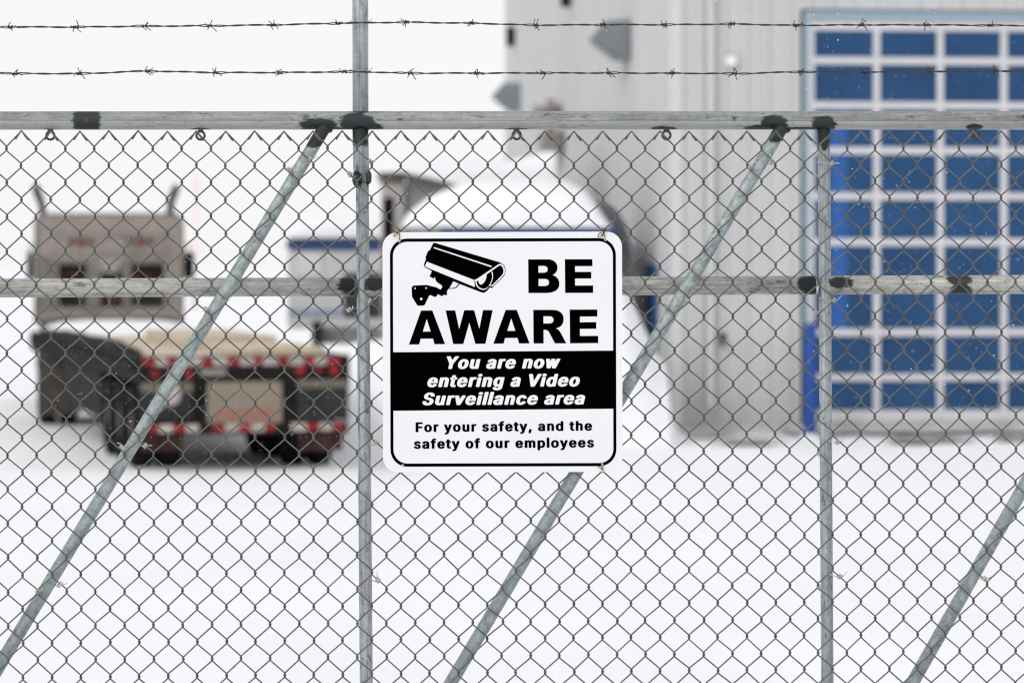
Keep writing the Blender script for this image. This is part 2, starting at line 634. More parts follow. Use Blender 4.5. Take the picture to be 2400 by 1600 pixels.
def wall_lamp(px, py, label):
    ly, lz = side(px, py)
    o = thing('wall_lamp', label, 'lamp', wpt(0, ly, lz), BT, 'grey lamps on the side wall')
    prof = [(-0.045, 0.30), (-0.40, 0.29), (-0.63, 0.03), (-0.615, -0.02), (-0.24, -0.31), (-0.045, -0.31)]
    MB().prism(prof, -0.30, 0.30).build('hood', LAMP, o)
    MB().prism([(-0.60, -0.04), (-0.25, -0.315), (-0.235, -0.33), (-0.59, -0.065)], -0.26, 0.26).build('lens', LENS, o)
    MB().box(-0.045, -0.0, -0.2, 0.2, -0.25, 0.25).build('back_plate', mat('lamp_plate', (0.12, 0.13, 0.135), 0.5), o)
    return o


wall_lamp(1478, 95, 'grey wedge shaped wall lamp, the larger one crossed by the upper barbed wire')
wall_lamp(1222, 228, 'smaller grey wedge wall lamp at the far wall corner just above the top rail')

ly, lz = side(1212, 75)
o = thing('security_camera', 'small dark camera on the far end of the side wall under the upper barbed wire', 'camera', wpt(0, ly, lz), BT)
MB().tube([(-0.02, 0, 0), (-0.12, 0, 0.02), (-0.16, -0.02, 0.0)], 0.035, 8).build('bracket', DARK, o)
MB().lathe([(0, -0.24), (0.09, -0.22), (0.10, 0.15), (0.07, 0.2), (0, 0.2)], (-0.15, -0.02, -0.09), 'Z', 14).build('housing', DARK, o)
ly, lz = side(1346, -4)
o = thing('security_camera', 'small dark camera cut off by the upper edge of the photo above the side wall', 'camera', wpt(0, ly, lz), BT)
MB().tube([(-0.02, 0, 0.05), (-0.14, 0, 0.05), (-0.16, 0, -0.02)], 0.03, 8).build('bracket', DARK, o)
MB().lathe([(0, -0.16), (0.09, -0.14), (0.1, 0.1), (0.06, 0.14), (0, 0.14)], (-0.16, 0, -0.02), 'Z', 14).build('housing', DARK, o)

GRIME = mat('grimy_metal', (0.28, 0.25, 0.235), 0.6, var=0.25, vscale=4)
ly, lz = side(1322, 330)
o = thing('exhaust_vent', 'grimy exhaust vent with a cross pipe on the side wall behind the top rail', 'vent', wpt(0, ly, lz), BT)
MB().rbox(-0.44, -0.03, -0.6, 0.6, -0.18, 0.16, 0.06).build('hood', GRIME, o)
MB().tube([(-0.26, 0, 0.16), (-0.26, 0, 0.78)], 0.085, 10).build('riser_pipe', GRIME, o)
MB().tube([(-0.58, -0.05, 0.56), (-0.26, 0, 0.58), (0.0, 0.05, 0.60)], 0.095, 10).build('cross_pipe', GRIME, o)

fx, fz = front(1713, 145)
o = thing('wall_light', 'small round white light on the front wall left of the overhead door', 'light', wpt(fx, 0, fz), BT)
MB().lathe([(0.0, -0.12), (0.05, -0.115), (0.085, -0.08), (0.09, -0.05)], (0, 0, 0), 'Y', 20).build('globe', mat('white_globe', (0.85, 0.87, 0.86), 0.3), o)
MB().lathe([(0.10, -0.05), (0.10, 0.0), (0.0, 0.0)], (0, 0, 0), 'Y', 20).build('base', WALL, o)

fx, fz = front(1692, 797)
o = thing('wall_tap', 'dark tap on the front wall between the brace and the blue bollard', 'tap', wpt(fx, 0, fz), BT)
MB().tube([(0, 0, 0), (0, -0.10, 0), (0, -0.13, -0.08)], 0.03, 10).build('spout', DARK, o)
MB().lathe([(0, -0.10), (0.055, -0.10), (0.055, -0.07), (0, -0.07)], (0, 0, 0.05), 'Y', 12).build('handle', DARK, o)

# bollard in front of the overhead door
o = thing('bollard', 'bright blue steel bollard at the left edge of the overhead door', 'bollard', (X(1899, 43.4), 43.4, -0.02))
rr = 15.5 * 43.4 / F
hh = Z(757, 43.4) + 0.02
MB().lathe([(rr * 1.02, 0), (rr, 0.03), (rr, hh - 0.05), (rr * 0.8, hh - 0.012), (rr * 0.35, hh), (0, hh + 0.004)], (0, 0, 0), 'Z', 24).build('post', BLUE, o)
MB().lathe([(0.0, 0.05), (rr * 1.9, 0.045), (rr * 2.0, 0.0)], (0, 0, 0), 'Z', 20).build('snow_collar', SNOWCAP, o)


b = MB()
n_ = 40
xa_, xb_ = door_l - 0.4, door_r + 0.6
top_ = [(xa_ + (xb_ - xa_) * k / n_, -1.0 + 0.16 * math.sin(k * 1.3) + random.uniform(-.06, .06)) for k in range(n_ + 1)]
vs = []
for x_, y_ in top_:
    a_, c_ = wpt(x_, y_, 0.062), wpt(x_, -0.06, 0.075)
    vs += [a_, c_]
b.add(vs, [(2 * k, 2 * k + 2, 2 * k + 3, 2 * k + 1) for k in range(n_)])
tag(b.build('pavement', mat('snowy_apron', (0.42, 0.405, 0.39), 0.9, col2=(0.72, 0.71, 0.71), vscale=1.6, bump=0.4)), kind='structure')

# dirty slush along the foot of the front wall
DIRT = mat('gravel_slush', (0.20, 0.18, 0.16), 0.9, col2=(0.50, 0.475, 0.45), vscale=3.5, bump=0.5)


def slush(px, py, rx, ry, Y, s):
    b = MB()
    x0 = X(px, Y)
    n = 26
    ring = []
    for k in range(n):
        a = 2 * math.pi * k / n
        j = 1 + 0.22 * math.sin(3 * a + s) + 0.15 * math.sin(5 * a + 2 * s) + random.uniform(-.06, .06)
        ring.append((x0 + rx * j * math.cos(a), Y + ry * j * math.sin(a)))
    vs = [(x0, Y, 0.105)] + [(x, y, max(ground_z(x, y), 0.05) + 0.012) for x, y in ring]
    b.add(vs, [(0, k + 1, (k + 1) % n + 1) for k in range(n)])
    return tag(b.build('slush_patch', DIRT), kind='structure')


slush(1750, 1022, 0.46, 0.62, 41.3, 0.3)
slush(2165, 1020, 0.55, 0.6, 41.6, 1.9)
slush(2385, 1014, 0.34, 0.5, 41.9, 3.1)
slush(1660, 1006, 0.45, 0.35, 43.4, 4.1)

# ------------------------------------------------------------------ flatbed trailer
TA = R(13.8)
TX, TY = X(326, 38.0), 38.0
ts, tcs = math.sin(TA), math.cos(TA)
TW, TL, DZ = 2.59, 14.7, 1.245


def rear(px, py):
    """a sight line meets the rear face of the trailer: local x and height"""
    u = (px - 1200) / F
    t = (-ts * TX + tcs * TY) / (-ts * u + tcs)
    return tcs * (u * t - TX) + ts * (t - TY), EYE - (py - HZ) * t / F


BLACK = mat('dirty_black', (0.0125, 0.012, 0.0115), 0.7, var=0.5, vscale=2.2, spec=0.08)
BLACK2 = mat('sooty_black', (0.008, 0.008, 0.008), 0.8, spec=0.05)
TYRE = mat('tyre_rubber', (0.011, 0.011, 0.011), 0.85, bump=0.4, bscale=30, spec=0.08)
RIM = mat('rusty_rim', (0.10, 0.055, 0.035), 0.6, col2=(0.16, 0.14, 0.13), vscale=6)
TAN = mat('weathered_tan', (0.145, 0.12, 0.09), 0.75, var=0.14, vscale=2.5)
WOOD = mat('deck_planks', (0.53, 0.45, 0.35), 0.8, var=0.15, vscale=3, stretch=(3, 0.25, 1))
RED = mat('red_reflector', (0.235, 0.018, 0.019), 0.5, var=0.4, vscale=9, spec=0.2)
TAPEW = mat('white_reflector', (0.37, 0.34, 0.30), 0.5, var=0.3, vscale=7)
FLAP = mat('dirty_red_flap', (0.070, 0.036, 0.034), 0.85, var=0.45, vscale=5, spec=0.1)
tr = thing('flatbed_trailer', 'dark flatbed trailer with wooden deck and red and white rear reflectors', 'trailer', (TX, TY, 0), TA)
dk = MB()
npl = 15
for k in range(npl):
    a, b_ = 0.09 + (TW - 0.18) * k / npl, 0.09 + (TW - 0.18) * (k + 1) / npl
    dk.box(a + 0.004, b_ - 0.004, 0.12, TL - 0.05, DZ - 0.05, DZ)
dk.build('deck', WOOD, tr)
for s in (0, 1):
    x0 = 0 if s == 0 else TW - 0.085
    b = MB().box(x0, x0 + 0.085, 0.12, TL, DZ - 0.30, DZ + 0.01)
    xo = -0.05 if s == 0 else TW + 0.02
    b.box(xo, xo + 0.03, 0.3, TL - 0.2, DZ - 0.16, DZ - 0.10)
    for k in range(22):
        yy = 0.4 + k * 0.64
        b.box(min(xo, x0) + 0.01, max(xo, x0) + 0.02, yy, yy + 0.05, DZ - 0.2, DZ - 0.04)
    b.build('side_rail', BLACK, tr)
b = MB()
for x in (0.78, 1.70):
    b.box(x, x + 0.11, 0.3, TL - 0.4, 0.62, DZ - 0.06)
for k in range(14):
    b.box(0.1, TW - 0.1, 0.6 + k, 0.66 + k, DZ - 0.2, DZ - 0.06)
b.build('chassis', BLACK2, tr)
tarp = []
tr_r = []
for k in range(24):
    e = min(1, k / 4) * min(1, (24 - k) / 9)
    tarp.append((0.10 + 0.012 * math.sin(k * 1.1), 0.6 + k * 0.58, DZ + 0.03 + 0.03 * e + 0.006 * math.sin(k * 1.7)))
    tr_r.append(0.022 + 0.055 * e)
MB().tube(tarp, tr_r, 12).build('rolled_tarp', BLACK, tr)
# rear sill with reflector tape
xl, zt_ = rear(326, 838)
b = MB().box(0, TW, 0.0, 0.115, DZ - 0.36, DZ + 0.015)
b.build('rear_sill', BLACK, tr)
tape = MB()
segs = [(333, 365, 1), (365, 392, 0), (392, 418, 1), (418, 443, 0), (443, 472, 0), (472, 500, 1), (500, 533, 0), (533, 562, 1), (562, 594, 0), (594, 616, 1), (616, 650, 0), (650, 678, 1), (678, 710, 0), (710, 737, 1), (737, 766, 0), (766, 796, 1)]
for a, c, m_ in segs:
    tape.box(rear(a, 840)[0], rear(c, 840)[0], -0.012, -0.002, DZ - 0.105, DZ - 0.005, m_)
tape.build('reflector_tape', [TAPEW, RED], tr)
for (p, q_, r_) in ((362, 877, .055), (402, 877, .05), (442, 876, .058), (703, 868, .062), (746, 866, .045), (782, 867, .06)):
    lx, lz = rear(p, q_)
    MB().lathe([(0, -0.035), (r_ * 0.7, -0.033), (r_, -0.02), (r_, -0.001)], (lx, 0, lz), 'Y', 16).build('tail_light', RED, tr)
lx0, lx1 = rear(470, 870)[0], rear(530, 870)[0]
MB().box(lx0, lx1, -0.008, -0.001, rear(500, 880)[1], rear(500, 864)[1]).build('data_plate', mat('grimy_plate', (0.22, 0.20, 0.19), 0.6), tr)
# panels hanging below the sill
PANM = mat('tan_panel', (0.225, 0.185, 0.14), 0.75, var=0.12, vscale=3)
xa, za = rear(486, 894)
xb, zb = rear(662, 990)
MB().rbox(xa, xb, -0.004, 0.07, zb, za, 0.012).build('centre_panel', PANM, tr)
xs, zs = rear(505, 960)
xe, ze = rear(640, 985)
sm = MB()
for k in range(9):
    a = xs + (xe - xs) * k / 9
    sm.box(a, a + (xe - xs) / 9 * random.uniform(0.6, 0.85), -0.010, -0.005, ze + random.uniform(0, .02), zs + random.uniform(-.01, .02))
sm.build('red_lettering', mat('faded_red', (0.31, 0.125, 0.095), 0.7, var=0.2, vscale=8), tr)
for (p0, p1) in ((455, 484), (664, 694)):
    MB().box(rear(p0, 900)[0], rear(p1, 900)[0], 0.02, 0.12, rear(470, 1010)[1], DZ - 0.36).build('rear_post', BLACK, tr)
for (p0, p1, t0, t1) in ((330, 452, 897, 918), (697, 816, 890, 908)):
    xa, xb = rear(p0, 900)[0], min(TW, rear(p1, 900)[0])
    zt0, zt1 = rear(p0, t0)[1], rear(p0, t1)[1]
    MB().box(xa, xb, -0.002, 0.07, rear(p0, 985)[1], zt1).build('side_panel', mat('dark_panel', (0.032, 0.032, 0.032), 0.7, var=0.35, vscale=3, spec=0.1), tr)
    MB().box(xa, xb, -0.006, 0.07, zt1, zt0).build('tan_strip', TAN, tr)
lx, lz = rear(398, 925)
MB().lathe([(0, -0.02), (0.13, -0.018), (0.135, -0.008), (0.135, 0.0)], (lx, 0.0, lz), 'Y', 24).build('white_disc', mat('disc_white', (0.46, 0.40, 0.37), 0.6), tr)
# bumper bar with tape
zb0, zb1 = rear(560, 1012)[1], rear(560, 991)[1]
MB().box(0.06, TW - 0.02, 0.0, 0.10, zb0 - 0.03, zb1).build('bumper', BLACK, tr)
for grp in (((350, 372, 1), (372, 404, 0), (404, 436, 1), (436, 465, 0)), ((498, 527, 1), (527, 560, 0), (560, 588, 1), (588, 620, 0), (620, 646, 1)), ((682, 718, 0), (718, 748, 1), (748, 778, 0), (778, 806, 1))):
    tape = MB()
    for a, c, m_ in grp:
        tape.box(rear(a, 1000)[0], rear(c, 1000)[0], -0.012, -0.002, zb0 + 0.005, zb1 - 0.005, m_)
    tape.build('reflector_tape', [TAPEW, RED], tr)
for (p0, p1) in ((336, 432), (706, 808)):
    xa, xb = rear(p0, 1000)[0], rear(p1, 1000)[0]
    z0 = rear(p0, 1052)[1]
    pts = [(0.14, zb0), (0.16, 0.2), (0.15, z0 - 0.03), (0.165, z0 - 0.03), (0.175, 0.2), (0.155, zb0)]
    MB().prismx(pts, xa, min(xb, TW - 0.03)).build('mudflap', FLAP, tr)
# axles: duals both sides
AXR = 0.53


def wheel(root, x, y, r, wd, side_sign, z0=0.0):
    wz = r + z0
    o = MB()
    tw = wd * 0.5
    o.lathe([(r * 0.58, -tw), (r * 0.9, -tw), (r * 0.985, -tw * 0.8), (r, -tw * 0.3), (r, tw * 0.3), (r * 0.985, tw * 0.8), (r * 0.9, tw), (r * 0.58, tw)], (x, y, wz), 'X', 36)
    t_ = o.build('wheel', TYRE, root)
    rm = MB()
    f = side_sign
    rm.lathe([(r * 0.58, -tw * 0.9 * f), (r * 0.55, tw * 0.75 * f), (r * 0.38, tw * 0.2 * f), (r * 0.22, tw * 0.25 * f), (r * 0.2, tw * 0.9 * f), (0, tw * 0.95 * f)], (x, y, wz), 'X', 28)
    rm.build('rim', RIM, t_)
    return t_


for ay in (1.25, 2.55, 3.85):
    for xc, f in ((0.17, -1), (0.50, -1), (TW - 0.50, 1), (TW - 0.17, 1)):
        wheel(tr, xc, ay, AXR, 0.27, f, -0.165)
    MB().tube([(0.3, ay, AXR - 0.16), (TW - 0.3, ay, AXR - 0.16)], 0.075, 10).build('axle', BLACK2, tr)
for x in (0.62, TW - 0.74):
    MB().rbox(x, x + 0.12, 10.6, 10.75, 0.22, 0.95, 0.02).build('landing_leg', BLACK2, tr)
MB().rbox(0.06, 0.75, 4.7, 9.8, 0.28, 0.92, 0.03).build('tool_box', BLACK, tr)
# snow lying on the front of the deck
b = MB()
n1, n2 = 40, 14
for j in range(n1 + 1):
    for i in range(n2 + 1):
        u, v = i / n2, j / n1
        y = 11.2 + 3.4 * v
        h = 0.17 * min(1, v * 2.2) * (1 - (2 * u - 1) ** 6) * (1 + 0.25 * hnoise(u * 5, v * 9))
        b.v.append((0.14 + u * (TW - 0.2), y, DZ + 0.003 + max(0, h)))
for j in range(n1):
    for i in range(n2):
        a = j * (n2 + 1) + i
        b.f.append((a, a + 1, a + n2 + 2, a + n2 + 1)); b.m.append(0); b.s.append(True)
b.build('snow_layer', SNOWCAP, tr)


def tpt(lx, ly, lz):
    return Vector((TX + tcs * lx - ts * ly, TY + ts * lx + tcs * ly, lz))


MATW = mat('mat_timber', (0.54, 0.455, 0.35), 0.8, var=0.16, vscale=3, stretch=(3, 0.3, 1))
for (x0, y0_, yl, hh_, lab) in ((1.10, 3.6, 4.6, 0.17, 'pale timber mat lying on the right of the trailer deck towards the tractor'), (1.28, 1.0, 2.4, 0.09, 'thin pale timber mat lying on the right rear of the trailer deck')):
    o = thing('timber_mat', lab, 'timber mat', tpt(x0, y0_, DZ), TA, 'timber mats on the trailer')
    b = MB()
    for k in range(7):
        b.rbox(k * 0.17, k * 0.17 + 0.163, 0, yl, 0.003, hh_, 0.012)
    b.build('planks', MATW, o)

# ------------------------------------------------------------------ tractor unit
GA = R(9.0)
GX, GY = X(256, 54.0), 54.0
tk = thing('truck_tractor', 'dirty beige truck with a cab guard and twin exhaust stacks ahead of the trailer', 'truck', (GX, GY, 0), GA)
gc = 54.0 / F


def gl(px, py):
    return (px - 256) * gc, EYE - (py - HZ) * gc


GUARD = mat('cab_guard_alloy', (0.30, 0.258, 0.232), 0.6, var=0.2, vscale=1.8, metal=0.05)
GUARD_D = mat('cab_guard_grime', (0.125, 0.105, 0.095), 0.7, var=0.3, vscale=3)
gx0, gz1 = gl(86, 506)
gx1, gz0 = gl(426, 757)
holes = [(139, 203, 619, 720), (236, 286, 636, 720), (306, 384, 619, 720)]
gxs = sorted(set([gx0, gx1] + [gl(h[0], 0)[0] for h in holes] + [gl(h[1], 0)[0] for h in holes]))
gb = MB()
for a, b_ in zip(gxs, gxs[1:]):
    mid = (a + b_) / 2
    hole = [h for h in holes if gl(h[0], 0)[0] <= mid <= gl(h[1], 0)[0]]
    if hole:
        h = hole[0]
        gb.box(a, b_, 0, 0.06, gz0, gl(0, h[3])[1])
        gb.box(a, b_, 0, 0.06, gl(0, h[2])[1], gl(0, 600)[1], 1)
        gb.box(a, b_, 0, 0.06, gl(0, 600)[1], gz1)
    else:
        m_ = 1 if gl(110, 0)[0] < mid < gl(400, 0)[0] else 0
        gb.box(a, b_, 0, 0.06, gz0, gl(0, 735)[1])
        gb.box(a, b_, 0, 0.06, gl(0, 735)[1], gl(0, 600)[1], m_)
        gb.box(a, b_, 0, 0.06, gl(0, 600)[1], gz1)
gd = gb.build('cab_guard', [GUARD, mat('cab_guard_dirt', (0.20, 0.175, 0.16), 0.7, var=0.3, vscale=2.5)], tk)
b = MB()
for q_ in (548, 587, 606, 738):
    z_ = gl(0, q_)[1]
    b.box(gx0 + 0.25, gx1 - 0.25, -0.03, -0.002, z_ - 0.03, z_ + 0.03)
b.build('rib', GUARD, gd)
b = MB()
b.box(gx0 - 0.03, gx0, -0.03, 0.16, gz0, gz1 - 0.08)
b.box(gx1, gx1 + 0.03, -0.03, 0.16, gz0, gz1 - 0.08)
b.tube([(gx0 - 0.015, 0.06, gz1 - 0.1), (gx0 + 0.08, 0.06, gz1 + 0.012), (gx1 - 0.08, 0.06, gz1 + 0.012), (gx1 + 0.015, 0.06, gz1 - 0.1)], 0.035, 8)
b.box(gx0, gx1, -0.035, -0.002, gz0, gz0 + 0.075)
b.build('guard_frame', GUARD_D, gd)
MB().prism([gl(224, 607), gl(292, 607), gl(270, 640), gl(246, 640)], -0.022, -0.002).build('mount_plate', mat('plate_pale', (0.34, 0.30, 0.265), 0.6), gd)
LIGHTR = mat('amber_red_light', (0.20, 0.06, 0.03), 0.5)
for (p, q_) in ((190, 567), (328, 565)):
    lx, lz = gl(p, q_)
    b = MB().lathe([(0, -0.05), (0.06, -0.045), (0.085, -0.01), (0.085, 0)], (lx - 0.0, 0, lz), 'Y', 16)
    b.build('work_light', LIGHTR, tk)
    for d in (-0.17, 0.17):
        MB().lathe([(0, -0.04), (0.05, -0.035), (0.062, -0.003), (0.062, 0)], (lx + d, 0, lz), 'Y', 14).build('work_light', mat('dull_red_light', (0.11, 0.06, 0.055), 0.5), tk)
# rack interior with straps and chains hung behind the openings
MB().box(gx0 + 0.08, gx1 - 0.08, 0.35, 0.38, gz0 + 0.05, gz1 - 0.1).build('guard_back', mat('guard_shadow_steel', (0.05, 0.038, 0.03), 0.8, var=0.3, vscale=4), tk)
for (p, q_) in ((165, 655), (335, 655), (262, 690)):
    lx, lz = gl(p, q_)
    MB().lathe([(0.12, -0.04), (0.15, 0.0), (0.12, 0.04), (0.07, 0.0), (0.12, -0.04)], (lx, 0.2, lz), 'Y', 18).build('strap_coil', mat('orange_strap', (0.16, 0.06, 0.02), 0.8), tk)
# cab, hood, sleeper
CAB = mat('cab_paint', (0.34, 0.30, 0.28), 0.4, var=0.1, vscale=2)
cabp = [(0.45, 1.2), (0.45, 2.95), (0.9, 3.05), (2.0, 2.95), (2.55, 2.2), (2.6, 1.95), (4.35, 1.75), (4.5, 1.45), (4.5, 0.6), (2.6, 0.75), (0.6, 0.9)]
MB().prismx(cabp, -1.02, 1.02).build('cab', CAB, tk)
MB().prismx([(2.06, 2.82), (2.5, 2.24), (2.56, 2.26), (2.1, 2.86)], -0.92, 0.92).build('windscreen', mat('dark_glass', (0.02, 0.022, 0.025), 0.1), tk)
MB().rbox(-0.75, 0.75, 4.5, 4.58, 0.7, 1.6, 0.03).build('grille', mat('grille_chrome', (0.4, 0.4, 0.4), 0.25, metal=0.9), tk)
MB().rbox(-1.22, 1.22, 4.5, 4.75, 0.4, 0.68, 0.05).build('bumper', mat('grille_chrome', (0.4, 0.4, 0.4)), tk)
for sx in (-1, 1):
    MB().lathe([(0, 0.0), (0.1, 0.0), (0.12, -0.06), (0.0, -0.1)], (sx * 0.95, 4.52, 1.1), 'Y', 14).build('headlight', TAPEW, tk)
CHR = mat('stack_steel', (0.055, 0.055, 0.058), 0.5, spec=0.2, var=0.25, vscale=5)
for (pts_, sx) in ((((84, 433), (90, 452), (99, 476), (103, 500), (104, 540)), -1), (((416, 433), (409, 452), (401, 476), (400, 500), (399, 540)), 1)):
    path = []
    for k, (p, q_) in enumerate(pts_):
        lx, lz = gl(p, q_)
        path.append((lx, 0.30, lz))
    path.append((path[-1][0], 0.30, 0.9))
    MB().tube(path, [0.070, 0.075, 0.068, 0.064, 0.064, 0.064], 14).build('exhaust_stack', CHR, tk)
MIR = mat('mirror_black', (0.010, 0.010, 0.012), 0.5, spec=0.1)
for sx, (p0, p1) in ((-1, (49, 65)), (1, (428, 452))):
    xa, xb = gl(p0, 0)[0], gl(p1, 0)[0]
    # the mirrors stand 1.9 m further on, so their places are measured there
    kx = 1.9 * ts / 2.2
    b = MB().rbox(xa + kx * 0.6, xb + kx * 0.6, 1.9, 2.02, 2.10, 2.58, 0.03)
    m1 = b.build('mirror', MIR, tk)
    MB().tube([(sx * 1.0, 2.0, 2.7), ((xa + xb) / 2 + kx * .6, 1.98, 2.72), ((xa + xb) / 2 + kx * .6, 1.98, 2.0), (sx * 1.0, 2.0, 1.95)], 0.018, 6).build('mirror_arm', MIR, m1)
b = MB()
for x in (-0.5, 0.4):
    b.box(x, x + 0.1, -5.6, 4.4, 0.72, 0.98)
b.build('chassis', BLACK2, tk)
MB().lathe([(0.5, 0.98), (0.5, 1.08), (0.1, 1.1), (0, 1.1)], (0, -3.6, 0), 'Z', 20).build('fifth_wheel', BLACK2, tk)
for wy in (-3.0, -4.3):
    for xc, f in ((-1.09, -1), (-0.77, -1), (0.77, 1), (1.09, 1)):
        wheel(tk, xc, wy, 0.53, 0.27, f, -0.16)
for xc, f in ((-1.05, -1), (1.05, 1)):
    wheel(tk, xc, 3.5, 0.54, 0.3, f, -0.16)
MUD = mat('mudflap_brown', (0.060, 0.050, 0.042), 0.85, var=0.35, vscale=4)
for xc in (-0.93, 0.93):
    MB().prismx([(-5.02, 0.98), (-5.05, 0.5), (-5.0, 0.02), (-4.985, 0.02), (-5.03, 0.5), (-5.0, 0.98)], xc - 0.33, xc + 0.33).build('mudflap', MUD, tk)
    MB().tube([(xc - 0.36, -3.0 - 0.75, 1.0), (xc - 0.36, -4.9, 1.02)], 0.03, 8).build('flap_hanger', BLACK, tk)
MB().rbox(-1.15, -0.6, 0.6, 2.2, 0.45, 0.95, 0.08).build('fuel_tank', mat('tank_alloy', (0.35, 0.35, 0.35), 0.3, metal=0.7), tk)
MB().rbox(0.6, 1.15, 0.6, 2.2, 0.45, 0.95, 0.08).build('fuel_tank', mat('tank_alloy', (0.35, 0.35, 0.35)), tk)


# ------------------------------------------------------------------ snow covered vehicles behind the bank
def snow_cap(name, root, Y, top, bottom, depth, curve=0.5, s=0.0):
    """top and bottom: (px, py) outlines of the snow seen from the gate; the cap rounds off towards the back and front"""
    b = MB()
    p0, p1 = top[0][0], top[-1][0]
    n, m_ = 54, 16
    for i in range(n + 1):
        p = p0 + (p1 - p0) * i / n
        zt, zb = Z(lerp_tab(top, p), Y), Z(lerp_tab(bottom, p), Y)
        for j in range(m_ + 1):
            a = math.pi * j / m_
            yy = -math.cos(a) * 0.5 + 0.5
            k = math.sin(a) ** curve
            zz = zb + (zt - zb) * k
            zz += 0.03 * k * hnoise(p * 0.02 + s, yy * 5, s)
            b.v.append((X(p, Y), Y - 0.12 + yy * depth, zz))
    for i in range(n):
        for j in range(m_):
            a = i * (m_ + 1) + j
            b.f.append((a, a + m_ + 1, a + m_ + 2, a + 1)); b.m.append(0); b.s.append(True)
    # underside
    base = len(b.v)
    for i in range(n + 1):
        p = p0 + (p1 - p0) * i / n
        zb = Z(lerp_tab(bottom, p), Y)
        b.v.append((X(p, Y), Y - 0.12, zb - 0.01)); b.v.append((X(p, Y), Y - 0.12 + depth, zb - 0.01))
    for i in range(n):
        a = base + 2 * i
        b.f.append((a, a + 1, a + 3, a + 2)); b.m.append(0); b.s.append(False)
    return b.build(name, SNOWCAP, root, root.location)


# camper trailer with blue stripes
YA = 58.0
ca = thing('camper_trailer', 'white camper trailer with a blue stripe under thick roof snow left of the sign', 'camper', (X(780, YA), YA, 0))
CO = ca.location
CAMP = mat('camper_white', (0.62, 0.605, 0.61), 0.45, var=0.06, vscale=0.8)
NAVY = mat('camper_blue', (0.020, 0.075, 0.215), 0.45)
GREYA = mat('camper_grey', (0.24, 0.24, 0.255), 0.6, var=0.12, vscale=1.5)


def cbox(x0, x1, yt, yb, y_a, y_b, mi=0, r=0.03, Y=YA):
    return MB().rbox(X(x0, Y), X(x1, Y), Y + y_a, Y + y_b, Z(yb, Y), Z(yt, Y), r)


cbox(673, 968, 586, 770, 0, 2.4, r=0.06).build('body', CAMP, ca, CO)
cbox(671, 970, 563, 585, -0.03, 2.4).build('roof_stripe', NAVY, ca, CO)
cbox(676, 966, 550, 562, -0.01, 2.4).build('roof_edge', GREYA, ca, CO)
cbox(676, 966, 724, 741, -0.02, -0.002, r=0.004).build('lower_stripe', mat('camper_pale_blue', (0.30, 0.35, 0.46), 0.5), ca, CO)
cbox(697, 755, 590, 646, -0.035, -0.003, r=0.01).build('window', mat('camper_blind', (0.72, 0.71, 0.72), 0.3), ca, CO)
cbox(806, 905, 640, 744, -0.04, -0.003, r=0.02).build('window', mat('dark_glass2', (0.03, 0.032, 0.032), 0.2), ca, CO)
cbox(735, 968, 772, 806, 0.05, 2.2).build('skirt', mat('camper_skirt', (0.22, 0.215, 0.22), 0.7, var=0.15, vscale=2), ca, CO)
b = cbox(733, 757, 752, 905, -0.30, -0.12)
b.build('jack_stand', DARK, ca, CO)
for p in (830, 900):
    b = MB().lathe([(0.2, -0.1), (0.36, -0.1), (0.38, 0.1), (0.2, 0.1)], (X(p, YA + .1), YA + 0.15, 0.38), 'Y', 24)
    b.build('wheel', TYRE, ca, CO)
snow_cap('snow_cap', ca, YA, [(668, 556), (676, 535), (700, 520), (740, 513), (800, 508), (900, 500), (950, 500), (966, 520), (972, 552)], [(668, 558), (972, 556)], 2.6, 0.45)

# tall grey truck with rusty rim
YB = 51.0
tb = thing('box_truck', 'tall grey truck body with a rusty upper corner and snow heaped on its roof', 'truck', (X(1100, YB), YB, 0))
BO = tb.location
STEEL = mat('truck_grey', (0.255, 0.25, 0.255), 0.55, var=0.12, vscale=1.5)
PALE = mat('truck_pale', (0.42, 0.39, 0.385), 0.55, var=0.12, vscale=2)
RUST = mat('rusted_rim', (0.17, 0.115, 0.09), 0.8, var=0.45, vscale=4)
MB().rbox(X(953, YB), X(1312, YB), YB, YB + 3.2, 0.9, Z(404, YB), 0.04).build('body', STEEL, tb, BO)
MB().rbox(X(893, YB), X(951, YB), YB - 0.08, YB + 0.5, 0.9, Z(428, YB), 0.03).build('corner_post', PALE, tb, BO)
MB().rbox(X(899, YB), X(923, YB), YB - 0.10, YB - 0.07, 1.5, Z(463, YB), 0.008).build('slot', BLACK2, tb, BO)
MB().rbox(X(886, YB), X(948, YB), YB - 0.12, YB + 0.6, Z(427, YB), Z(402, YB), 0.03).build('rusty_cap', RUST, tb, BO)
b = MB()
b.prism([(X(945, YB), Z(398, YB)), (X(945, YB), Z(410, YB)), (X(1092, YB), Z(446, YB)), (X(1312, YB), Z(470, YB)), (X(1312, YB), Z(452, YB)), (X(1092, YB), Z(434, YB))], YB - 0.10, YB - 0.04)
b.build('roof_rim', mat('dull_rim', (0.16, 0.145, 0.135), 0.8, var=0.3, vscale=4), tb, BO)
for p in (990, 1230):
    MB().lathe([(0.25, -0.14), (0.5, -0.14), (0.52, 0.14), (0.25, 0.14)], (X(p, YB), YB + 0.3, 0.52), 'X', 28).build('wheel', TYRE, tb, BO)
MB().box(X(960, YB), X(1300, YB), YB + .2, YB + 3, 0.6, 0.89).build('chassis', BLACK2, tb, BO)
snow_cap('snow_cap', tb, YB - 0.2, [(884, 402), (895, 388), (930, 378), (1000, 374), (1100, 371), (1180, 369), (1240, 360), (1285, 346), (1306, 346), (1313, 420)], [(884, 404), (948, 404), (1092, 438), (1313, 455)], 3.4, 0.40, 2.0)

